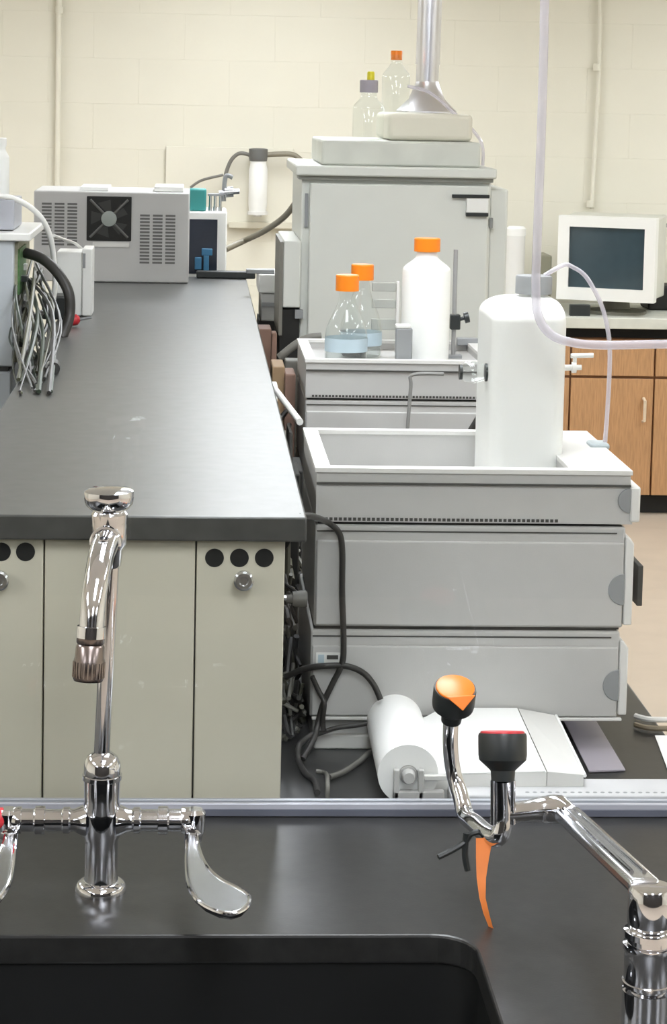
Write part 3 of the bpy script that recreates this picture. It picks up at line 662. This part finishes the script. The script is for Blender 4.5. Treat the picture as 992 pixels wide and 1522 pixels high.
tag(MB().tube([at(415, 532, 4.5), at(440, 512, 4.5), at(460, 502, 4.5), at(478, 500, 4.5)], .009, 10).build('grey_pipe', M_CABLEG, smooth=True), 'grey pipe bending behind the farther tray', 'pipe')
standing('grey_bracket', 'narrow grey stand left of the farther stack', 'stand', 424, 536, 446, 4.4, .05, M_CABLEG)
# cable tangle in the gap
cols = [(M_CABLE, 'black'), (M_CABLEG, 'grey'), (mat('olive_cable', (84, 82, 70), .5), 'olive'), (mat('pale_cable', (168, 166, 158), .5), 'pale')]
for j, (m_, nm) in enumerate(cols):
    t_ = MB()
    for k in range((44, 16, 22, 9)[j]):
        y0 = HY+.03+1.75*random.random()**1.6; pts = []
        n = random.randint(4, 6); zm = min(.06+.34*(y0-HY), .30)
        for i in range(n):
            pts.append(Vector((random.uniform(pX[3]+.004, HX-.008)+max(0, y0-3.3)*.03, y0+random.uniform(-.10, .10)*(1 if y0 > 2.9 else .3), BZ+.008+zm*random.random())))
        t_.tube(pts, random.choice([.0028, .0035, .0045]), 7, sub=4)
    for k in range((22, 5, 8, 3)[j]):
        y0 = random.uniform(3.35, 4.6); pts = []
        x0_ = sx1+.006; x1_ = X2-.012
        for i in range(4):
            pts.append(Vector((random.uniform(x0_, x1_), y0+random.uniform(-.1, .1), random.uniform(BZ+.05, BZ+.10+.09*(y0-3.3)))))
        t_.tube(pts, random.choice([.003, .004, .0055]), 7, sub=4)
    o = t_.build('cable_tangle', m_, smooth=True); o['kind'] = 'stuff'
    tag(o, 'tangle of %s cables hanging in the gap beside the shelf' % nm, 'cable')
standing('black_power_supply', 'black power supply standing in the gap behind the nearer stack', 'power supply', 424, 705, 447, 3.4, .12, M_DARK)
standing('black_box_unit', 'black box in the gap beneath the cables', 'box', 428, 700, 452, 3.75, .15, M_DARK)
cn = thing('cable_connector', 'grey cable connector sticking out of the cable tangle beside the module stack', 'connector', at(440, 895, HY+.02))
MB().lathe(at(426, 890, HY+.02), (1, .05, -.02), [(0, .006), (.008, .006), (.008, .010), (.02, .012), (.028, .011)], 14).build('shell', M_CABLEG, cn, smooth=True)
MB().lathe(at(419, 889, HY+.02), (1, .05, 0), [(0, .004), (.008, .004)], 10).build('metal_collar', M_CHROME2, cn, smooth=True)
# cables in front of the nearer stack
YC = HY-.012
def cable(label, pts, r, m=M_CABLE, name='power_cable'):
    pw = []
    for x, y, Y in pts:
        p = at(x, y, Y)
        if p.z < BZ+r+.001: p = atz(x, y, BZ+r+.001)
        pw.append(p)
    return tag(MB().tube(pw, r, 10).build(name, m, smooth=True), label, 'cable')
cable('black cable draped from the shelf corner down the grey modules', [(446, 768, YS+.02), (462, 767, YS+.06), (485, 775, YC-.02), (503, 790, YC), (509, 815, YC), (509, 880, YC), (511, 950, YC), (509, 985, YC), (495, 1015, YC), (481, 1045, YC-.003), (473, 1075, YC-.005), (466, 1100, YC-.02), (450, 1128, YC-.03)], .0042)
cable('dark cable curving from the gap over to the paper roll', [(425, 1006, YC+.02), (450, 995, YC+.01), (480, 990, YC), (515, 990, YC), (540, 1000, YC), (556, 1018, YC-.004), (566, 1040, YC-.01)], .0042)
cable('short dark cable meeting the draped cable beside the lowest module', [(464, 1005, YC), (474, 1027, YC), (482, 1044, YC-.008), (480, 1070, YC-.008), (481, 1085, YC-.008)], .0036)
cable('dark cable running low along the foot of the modules', [(470, 1092, YC), (500, 1082, YC), (530, 1078, YC), (558, 1072, YC)], .0034)
cable('grey green cable looping on the bench left of the paper roll', [(490, 1155, YC-.06), (510, 1148, YC-.05), (532, 1134, YC-.04), (548, 1120, YC-.02), (565, 1110, YC-.005)], .0040, M_CABLEG)
cable('dark cable looping down onto the bench in the gap corner', [(468, 1090, YC-.01), (455, 1098, YC-.02), (444, 1110, YC-.04), (444, 1130, YC-.05), (455, 1150, YC-.07), (468, 1160, YC-.085), (472, 1178, YC-.11)], .0040)
cable('thin cable standing up from the bench next to the rail', [(487, 1185, YR+.05), (487, 1165, YR+.06), (485, 1150, YC-.08), (470, 1146, YC-.05)], .0030, M_CABLEG)

# ------------------------------------------------------------------ paper roll and sheets on the bench behind the rail
rA = at(607, 1151, 2.605); rB = at(584, 1061, 2.865)
ax = rB-rA; Ln = ax.length; rr_ = .0385
pr = thing('paper_roll', 'white paper roll lying on a small grey holder behind the rail', 'paper roll', (rA.x, rA.y, BZ))
MB().lathe(rA, ax, [(0, .012), (0, rr_), (Ln, rr_), (Ln, .012)], 40, False, False).build('roll', M_PAPER, pr, smooth=True)
MB().lathe(rA+ax*.004, ax, [(0, .012), (.001, rr_*.985)], 32, False, False).build('roll_end', mat('roll_end_grey', (196, 196, 204), .8), pr)
MB().lathe(rA-ax.normalized()*.016, ax, [(0, .007), (.006, .009), (.012, .009), (.012, .0115), (Ln+.02, .0115)], 18).build('spindle', M_GREY, pr, smooth=True)
hz0 = BZ+.0005
MB().box(rA.x-.019, rA.x-.012, rA.y-.014, rA.y-.003, hz0, rA.z+.010).box(rA.x+.012, rA.x+.019, rA.y-.014, rA.y-.003, hz0, rA.z+.010).box(rA.x-.019, rA.x+.045, rA.y-.014, rA.y-.003, hz0, rA.z-.018).build('holder', M_GREY, pr, bevel=.0015)
MB().box(rA.x+.019, rA.x+.05, rA.y-.012, rA.y-.004, rA.z-.004, rA.z+.002).build('holder_arm', M_GREYL, pr, bevel=.001)
MB().box(rB.x-.02, rB.x+.02, rB.y+.006, rB.y+.012, hz0, rB.z-.012).build('holder', M_GREY, pr, bevel=.001)
def sheet(name, label, cat, pts, m, th=.0015, z=BZ+.001, lift=0):
    po = [atz(x, y, z) for x, y in pts]
    return tag(MB().prism(po, (0, 0, th)).build(name, m), label, cat)
# chart recorder: sloping bed fed from the roll
Yq0, Yq1 = YR+.062, HY-.006
cr_ = thing('chart_recorder', 'low chart recorder with white paper on its sloping bed right of the roll', 'recorder', (at(740, 1100, YR+.1).x, YR+.1, BZ))
def wedge(pts, th, name, m_, base=True):
    top_ = [at(x, y, Y)+Vector((0, 0, th)) for x, y, Y in pts]
    bot_ = [Vector((p.x, p.y, BZ+.0008)) for p in top_] if base else [p-Vector((0, 0, .0012)) for p in top_]
    return MB().rings([bot_, top_]).build(name, m_, cr_)
wedge([(655, 1052, Yq1), (770, 1052, Yq1), (813, 1146, Yq0), (640, 1150, Yq0)], -.0016, 'bed', M_GREYL)
wedge([(655, 1052, Yq1), (769, 1052, Yq1), (811, 1146, Yq0), (640, 1150, Yq0)], 0, 'paper', M_PAPER, False)
wedge([(771, 1054, Yq1), (826, 1064, Yq1), (868, 1153, Yq0), (814, 1148, Yq0)], .001, 'side_cheek', M_PAPER2)
MB().tube([at(827, 1064, Yq1), at(870, 1153, Yq0)], .0024, 8, False).build('cheek_edge', M_PAPER, cr_)
pw_ = [(612, 1075, Yq1-.02), (655, 1060, Yq1-.02), (655, 1140, Yq0+.02), (640, 1150, Yq0+.01)]
wedge([(628, 1068, Yq1-.02), (656, 1053, Yq1-.003), (641, 1148, Yq0+.004), (640, 1149, Yq0+.003)], 0, 'paper_web', M_PAPER, False)
sheet('plastic_folder', 'lavender grey plastic folder lying on the bench under the modules', 'folder', [(876, 1148), (930, 1146), (886, 1072), (838, 1072)], M_LAV, th=.002, z=BZ+.001)
# perforated strip along the rail
ps = thing('perforated_strip', 'long light grey printer strip with sprocket holes just behind the rail', 'strip', (.45, YR+.05, BZ))
psl = atz(660, 1158, BZ+.012).x; psy0, psy1 = YR+.026, atz(820, 1157, BZ+.018).y
MB().box(psl, XB-.006, psy0, psy1, BZ+.0005, BZ+.018).build('strip', mat('strip_grey', (196, 196, 198), .7), ps, bevel=.002)
hb_ = MB()
zst = BZ+.018
for i in range(26):
    pc = atz(786+i*11.2, 1181-(0.02*i), zst)
    if pc.x > XB-.012: break
    pc.y = psy0+.013
    hb_.lathe((pc.x, pc.y, zst-.001), (0, 0, 1), [(0, .0028), (.0013, .0028)], 8)
o = hb_.build('sprocket_holes', M_GREYD, ps); o['kind'] = 'stuff'
tag(MB().prism([atz(x, y, BZ+.001) for x, y in ((992, 1142), (1012, 1142), (994, 1094), (974, 1094))], (0, 0, .001)).build('printed_note', M_PAPER), 'white note sheet at the right edge of the bench', 'paper')
for k, (y_, dz) in enumerate(((1066, 0), (1079, 0))):
    m_ = (M_GREYL, mat('tan_tube', (128, 116, 96), .5))[k]
    tag(MB().tube([atz(945, y_-2, BZ+.006), atz(965, y_+3, BZ+.006), atz(1000, y_+4, BZ+.006)], .0042, 8).build('bench_tube', m_, smooth=True), ('pale grey tube lying across the bench edge right of the modules', 'tan tube lying across the bench edge in front of the pale tube')[k], 'tubing')
tag(pxbox(MB(), 948, 841, 956, 901, HY+.03, .12).build('status_panel', M_SEAM, bevel=.001), 'dark narrow status panel on the front of the upper grey module', 'panel')

# ------------------------------------------------------------------ faucet
fb = atz(150, 1324, BZ); YF = fb.y; kf = YF/F
fa = thing('faucet', 'chrome gooseneck laboratory faucet with two wrist blade handles behind the sink', 'faucet', fb)
def zf(y, x=150): return at(x, y, YF).z
hz = zf(1219)-BZ
ba = Vector((fb.x, YF, BZ))
MB().lathe(ba, (0, 0, 1), [(0, .0285), (.006, .0285), (.010, .026), (.013, .021)], 40).build('base_flange', M_CHROME, fa, smooth=True)
MB().lathe(ba, (0, 0, 1), [(.012, .0195), (.02, .0182), (hz-.022, .0185), (hz-.016, .0215), (hz+.012, .0215), (hz+.024, .0195), (zf(1158)-BZ, .0205), (zf(1157)-BZ, .0222), (zf(1151)-BZ, .0222), (zf(1150)-BZ, .0205), (zf(1135)-BZ, .0205), (zf(1124)-BZ, .017), (zf(1117)-BZ, .0095)], 40).build('body', M_CHROME, fa, smooth=True)
def xf(x, y=1216): return at(x, y, YF).x
zc_ = hz+BZ
cr = MB()
for s in (-1, 1):
    d = .0165
    pr_ = [(d, .019), (.030, .0125), (.034, .0125), (.036, .0145), (.042, .0145), (.044, .012), (.062, .012), (.063, .0155), (.073, .0155), (.075, .0125), (.088, .0125), (.089, .015), (.096, .0145), (.100, .011), (.108, .0105)]
    MB().lathe((fb.x, YF, zc_), (s, 0, 0), pr_, 30).build('valve_arm', M_CHROME, fa, smooth=True)
out = [(278, 1238), (277, 1290), (280, 1318), (290, 1338), (305, 1351), (325, 1360), (345, 1363), (360, 1358), (369, 1349), (371, 1339), (364, 1331), (350, 1323), (330, 1313), (312, 1298), (301, 1280), (294, 1258), (292, 1238)]
for s in (1, -1):
    pts = []
    for x, y in out:
        if s < 0: x = 302-x-(y-1235)*.10
        t_ = (y-1236)/125
        pts.append(atz(x, y, zc_-.012-.014*t_))
    cen = sum((Vector(p) for p in pts), Vector())/len(pts)
    h = MB().prism([p-Vector((0, 0, .004)) for p in pts], (0, 0, .008)).build('wrist_blade', M_CHROME2, fa, bevel=.003, segs=3)
    # raised rim along the blade
    rim = MB().tube([p+Vector((0, 0, .003)) for p in pts], .0024, 8).build('blade_rim', M_CHROME, None, smooth=True); sub(rim, h)
    xe = fb.x+s*.103
    MB().lathe((xe, YF, zc_+.013), (0, 0, -1), [(0, .009), (.004, .0125), (.024, .0125), (.030, .010), (.036, .009)], 24).build('handle_hub', M_CHROME, fa, smooth=True)
    MB().tube([(xe, YF-.006, zc_-.014), (pts[0]+pts[-1])/2+Vector((0, -.01, 0))], [.009, .007], 14).build('handle_neck', M_CHROME, fa, smooth=True)
    if s < 0: MB().lathe((xe-.006, YF, zc_+.002), (-1, -.3, 0), [(0, .012), (.010, .012), (.013, .009)], 20).build('index_button', M_RED, fa, smooth=True)
MB().tube([at(151, 1122, YF), at(157, 1000, YF), at(166, 830, YF), at(168, 775, YF)], .0088, 20).build('riser', M_CHROME, fa, smooth=True)
vb = at(163, 800, YF-.005); ztv = zf(723)
kz_ = lambda y: zf(y)-vb.z
MB().lathe(vb, Vector((-.02, 0, 1)), [(kz_(842), .0095), (kz_(838), .0125), (kz_(815), .0145), (kz_(806), .0190), (kz_(775), .0195), (kz_(762), .0205), (kz_(757), .0180), (kz_(753), .0225), (kz_(746), .0265), (kz_(734), .0280), (kz_(728), .0275), (kz_(725), .0225), (kz_(724), .008)], 14).build('vacuum_breaker', M_CHROME, fa, smooth=True)
spout = MB().tube([at(163, 800, YF-.006), at(158, 806, YF-.026), at(151, 824, YF-.062), at(145, 855, YF-.095), at(139, 895, YF-.113), at(136, 938, YF-.122)], [.0150, .0150, .0140, .0134, .0132, .0130], 24).build('spout', M_CHROME, fa, smooth=True)
MB().lathe(at(159, 803, YF-.016), at(155, 812, YF-.042)-at(163, 800, YF-.006), [(0, .0165), (.003, .0175), (.011, .0175), (.013, .0155)], 28).build('spout_collar', M_CHROME, fa, smooth=True)
na = at(136, 932, YF-.121); nb = at(131, 1012, YF-.127); nl = (nb-na).length
nz_ = MB().lathe(na, nb-na, [(0, .0135), (.002, .0148), (.016, .0148), (.018, .0135), (.020, .0150), (.032, .0155), (.034, .0163), (nl-.003, .0163), (nl, .0150), (nl, .010)], 36).build('outlet_nozzle', M_BRASS, fa, smooth=True)
gr = MB()
axn = (nb-na).normalized(); e1 = axn.cross(Vector((0, 1, 0))).normalized(); e2 = axn.cross(e1)
for k in range(24):
    a = 2*math.pi*k/24; d = e1*math.cos(a)+e2*math.sin(a)
    gr.tube([na+axn*.036+d*.0163, na+axn*(nl-.004)+d*.0163], .0009, 5, False)
o = sub(gr.build('knurling', M_BRASS, None), nz_); o['kind'] = 'stuff'
MB().lathe(na-axn*.001, axn, [(0, .0150), (.012, .0152)], 30).build('nozzle_collar', M_CHROME, fa, smooth=True)

# ------------------------------------------------------------------ eyewash unit on swing arm
YP = atz(968, 1575, BZ).y; pp = at(968, 1330, YP); kp = YP/F
ew = thing('eyewash_unit', 'chrome swing down eyewash with two black capped spray heads at the right', 'eyewash', (pp.x, YP, BZ))
zp = lambda y: at(968, y, YP).z-BZ
MB().lathe((pp.x, YP, BZ), (0, 0, 1), [(0, .030), (.008, .030), (.010, .0235), (zp(1470), .0235), (zp(1467), .0195), (zp(1464), .0195), (zp(1462), .0240), (zp(1457), .0240), (zp(1456), .0225), (zp(1413), .0225), (zp(1410), .0240), (zp(1402), .0240), (zp(1400), .0205), (zp(1393), .0205), (zp(1391), .0235), (zp(1382), .0235), (zp(1380), .0190), (zp(1374), .0195), (zp(1371), .0210), (zp(1324), .0210), (zp(1317), .0190), (zp(1316), .010)], 44).build('post', M_CHROME, ew, smooth=True)
# arm: rounded flat bar from the post to the elbow
def bar(A, B, w, h, name, m, parent, bev=.003):
    A = Vector(A); B = Vector(B); d = (B-A).normalized(); sdx = d.cross(Vector((0, 0, 1))).normalized(); up = sdx.cross(d)
    q = lambda P: [P+sdx*w/2+up*h/2, P-sdx*w/2+up*h/2, P-sdx*w/2-up*h/2, P+sdx*w/2-up*h/2]
    return MB().rings([q(A), q(B)]).build(name, m, parent, bevel=bev, segs=3)
YA1 = 2.25
aA = Vector((pp.x-.004, YP+.006, BZ+zp(1322))); aB = at(842, 1208, YA1)
arm = bar(aA, aB, .030, .015, 'swing_arm', M_CHROME2, ew, .005)
dd = (aB-aA).normalized(); sd = dd.cross(Vector((0, 0, 1))).normalized()
for s in (-.006, .006):
    sub(MB().tube([aA+dd*.03+sd*s+Vector((0, 0, .0078)), aB-dd*.015+sd*s+Vector((0, 0, .0078))], .0022, 8).build('arm_rib', M_CHROME, None, smooth=True), arm)
MB().tube([aB+dd*-.012, at(828, 1200, YA1), at(805, 1203, YA1), at(780, 1206, YA1-.005), at(745, 1210, YA1-.01)], [.012, .0135, .0135, .0115, .011], 22).build('feed_tube', M_CHROME, ew, smooth=True)
MB().lathe(at(806, 1203, YA1), (1, 0, 0), [(0, .0145), (.022, .0155), (.026, .0135)], 24).build('coupling', M_CHROME, ew, smooth=True)
# yoke with two risers
Y1, Yb = YA1-.012, YA1+.13
MB().tube([at(748, 1160, Y1), at(748, 1215, Y1), at(742, 1243, Y1), at(725, 1240, Y1+.02), at(706, 1224, Y1+.06), at(693, 1212, Yb-.03), at(684, 1180, Yb-.01), at(675, 1150, Yb), at(670, 1110, Yb), at(671, 1060, Yb)], [.0100, .0100, .0105, .0105, .0105, .0100, .0095, .0092, .0090, .0090], 20).build('yoke', M_CHROME, ew, smooth=True)
for k in (-1, 1):
    MB().tube([at(748+k*15, 1160, Y1-.004), at(748+k*15, 1225, Y1-.004)], .0028, 10).build('guide_rod', M_CHROME, ew, smooth=True)
# near head
def head(base, axis, sc, cap_m, tilt_top, name='spray_head'):
    h = MB().lathe(base, axis, [(0, .0135*sc), (.012*sc, .0145*sc), (.014*sc, .0165*sc), (.024*sc, .0275*sc), (.030*sc, .0285*sc), (.052*sc, .0285*sc), (.055*sc, .0275*sc)], 40).build(name, M_BLACKP, ew, smooth=True)
    a = Vector(axis).normalized()
    c = MB().lathe(Vector(base)+a*.0545*sc, axis, [(0, .0262*sc), (.0022*sc, .0258*sc), (.003*sc, .024*sc)], 40).build('dust_cap', cap_m, None, smooth=True); sub(c, h)
    return h, c
b1 = at(748, 1161, Y1)
h1, c1 = head(b1, (0, .27, 1), .93, M_RED, 0)
b2 = at(671, 1071, Yb)
h2, c2 = head(b2, (.03, -.42, 1), .86, M_ORANGE2, 0)
# pull tab at the front of the orange cap
a_ = Vector((.03, -.42, 1)).normalized(); fwd = Vector((.05, -1, -.42)).normalized()
tb = b2+a_*.0575*.86+fwd*.0235
sub(MB().prism([tb+Vector((-.014, .003, .003)), tb+Vector((.020, .006, .004)), tb+Vector((.005, -.002, -.012))], (0, -.003, 0)).build('pull_tab', M_ORANGE2, None, bevel=.001), h2)
# zip tie and ribbon tag
kz = at(697, 1240, Y1+.03)
tag(MB().tube([at(712, 1236, Y1+.02), at(700, 1240, Y1+.02), at(691, 1252, Y1+.02), at(672, 1264, Y1+.015), at(652, 1274, Y1+.01)], .0034, 8).tube([at(694, 1238, Y1+.02), at(692, 1256, Y1+.02), at(692, 1275, Y1+.018), at(696, 1294, Y1+.016)], .0036, 8).build('cable_tie', M_BLACKP, smooth=True), 'black cable tie with loose ends knotted on the eyewash yoke', 'cable tie')
rb = MB(); L1 = []; L2 = []
for (xa_, xb_, y_) in ((708, 733, 1246), (708, 727, 1275), (709, 722, 1305), (713, 721, 1335), (719, 726, 1358), (727, 731, 1378), (735, 737, 1388)):
    tq = (y_-1246)/142; L1.append(at(xa_, y_, Y1+.01-.045*tq)); L2.append(at(xb_+2*tq, y_, Y1+.006-.045*tq+.004*math.sin(y_*.05)))
up_ = Vector((0, .0008, 0))
rb.rings([L1, L2, [p+up_ for p in L2], [p+up_ for p in L1], L1], False, False, closed=False)
tag(rb.build('ribbon_tag', M_TAG, smooth=True), 'orange ribbon tag hanging from the eyewash yoke', 'ribbon')

# ------------------------------------------------------------------ wall bench with wood cabinets and monitor
YK = atz(960, 766, 0.0).y
xk = lambda x, y=600: at(x, y, YK).x
zk = lambda y, x=930: at(x, y, YK).z
bx0, bx1 = xk(700), xk(1200)
zwt1, zwt0 = zk(472), zk(488)
tag(MB().box(bx0, bx1, YK-.03, YW-.006, zwt0, zwt1).build('side_worktop', mat('pale_worktop', (206, 206, 196), .5), bevel=.003), 'pale laminate worktop along the back wall under the monitor', 'worktop')
kc = thing('wood_cabinet', 'oak base cabinet along the back wall with drawers and doors', 'cabinet', ((bx0+bx1)/2, YK+.25, 0))
MB().box(bx0+.01, bx1, YK+.02, YW-.01, .085, zk(505)).build('carcass', M_WOODE, kc)
MB().box(bx0+.01, bx1, YK+.08, YW-.012, zk(505), zwt0).build('dark_apron', M_DARK, kc)
MB().box(bx0+.02, bx1, YK+.06, YW-.02, 0.001, .085).build('plinth', M_DARK, kc)
ex = [700, 845, 972, 1100, 1199]
ex = [722, 847, 972, 1097]
for i in range(3):
    a, b2 = xk(ex[i])+.004, xk(ex[i+1])-.004
    MB().box(a, b2, YK, YK+.021, zk(559), zk(506)).build('drawer', M_WOOD, kc, bevel=.002)
    d = MB().box(a, b2, YK, YK+.021, .087, zk(563)).build('door', M_WOOD, kc, bevel=.002)
    xh_ = xk(ex[i]+110)
    hnd = MB().tube([(xh_, YK, zk(592)), (xh_, YK-.03, zk(594)), (xh_, YK-.03, zk(624)), (xh_, YK, zk(626))], .007, 8, False).build('handle', mat('pale_handle', (214, 196, 172), .35), None); sub(hnd, d)
# monitor (cathode ray type), turned a little to the left
YM = YK+.06
mc = at(900, 456, YM); ang = math.radians(-21)
mon = thing('monitor', 'white tube monitor with a dark screen on the wall worktop', 'monitor', (mc.x, YM, zwt1))
kq = YM/F
def loc(m_): return m_
R_ = Matrix.Rotation(ang, 4, 'Z')
def mbuild(mb, name, m_, bev=0):
    o = mb.build(name, m_, None, bevel=bev); o.parent = mon; return o
mon.rotation_euler = (0, 0, ang)
wv = 69*kq/math.cos(ang); zb0, zb1 = zk(451)-zwt1+.004, zk(324)-zwt1
# front bezel as four bars + screen
sx_, sz0, sz1 = 58*kq/math.cos(ang), zk(431)-zwt1, zk(340)-zwt1
sx_ = 57*kq
bz = MB(); bz.box(-wv, -sx_, -.02, .05, zb0, zb1).box(sx_, wv, -.02, .05, zb0, zb1).box(-sx_, sx_, -.02, .05, zb0, sz0).box(-sx_, sx_, -.02, .05, sz1, zb1)
mbuild(bz, 'bezel', M_WHITE)
mbuild(MB().box(-sx_, sx_, -.004, .04, sz0, sz1), 'screen', M_SCREEN)
hs = MB(); r0 = [Vector((x, .05, z)) for x, z in ((-wv*.97, zb0+.01), (wv*.97, zb0+.01), (wv*.97, zb1-.006), (-wv*.97, zb1-.006))]
r1 = [Vector((x, .30, z)) for x, z in ((-wv*.97, zb0+.005), (wv*.97, zb0+.005), (wv*.97, zb1+.002), (-wv*.97, zb1+.002))]
r2 = [Vector((x, .43, z)) for x, z in ((-wv*.62, zb0+.04), (wv*.62, zb0+.04), (wv*.62, zb1-.05), (-wv*.62, zb1-.05))]
hs.rings([r0, r1, r2]); mbuild(hs, 'rear_housing', mat('monitor_grey', (206, 206, 196), .5), .006)
mbuild(MB().lathe((0.02, .16, .0005), (0, 0, 1), [(0, .13), (.012, .13), (.02, .06), (zb0+.03, .05)], 28), 'swivel_foot', mat('foot_grey', (122, 120, 108), .6))
tag(pxbox(MB(), 848, 453, 878, 470, YK+.03, .03).build('black_box', M_BLACKP, bevel=.003), 'black box on the wall worktop in front of the monitor foot', 'box').location.z = 0
tag(MB().box(xk(983), xk(1030), YK+.32, YK+.5, zwt1+.001, zk(434)).build('dark_printer', M_DARK, bevel=.01), 'dark equipment on the wall worktop right of the monitor', 'equipment')
tag(MB().box(xk(809), xk(829), YK+.25, YK+.45, zwt1+.001, zk(388)).build('grey_case', mat('olive_grey_case', (150, 148, 130), .5), bevel=.006), 'grey case on the wall worktop left of the monitor', 'case')
tag(MB().box(xk(978), xk(1030), YW-.05, YW-.006, zk(349), zk(343)).build('wall_rail', M_GREYD), 'short dark rail on the wall right of the monitor', 'rail')
# white pillar like canister right of the spectrometer
wc = at(766, 400, YK+.2)
cn2 = thing('canister', 'white canister on the wall worktop right of the tall instrument', 'canister', (wc.x, YK+.2, zwt1))
zc3 = at(766, 350, YK+.2).z
MB().lathe((wc.x, YK+.2, zwt1+.001), (0, 0, 1), [(0, .04), (zc3-zwt1, .04)], 24).build('body', M_GREYL, cn2, smooth=True)
MB().lathe((wc.x, YK+.2, zc3), (0, 0, 1), [(.0, .042), (.03, .042), (.04, .032)], 24).build('lid', M_WHITE, cn2, smooth=True)
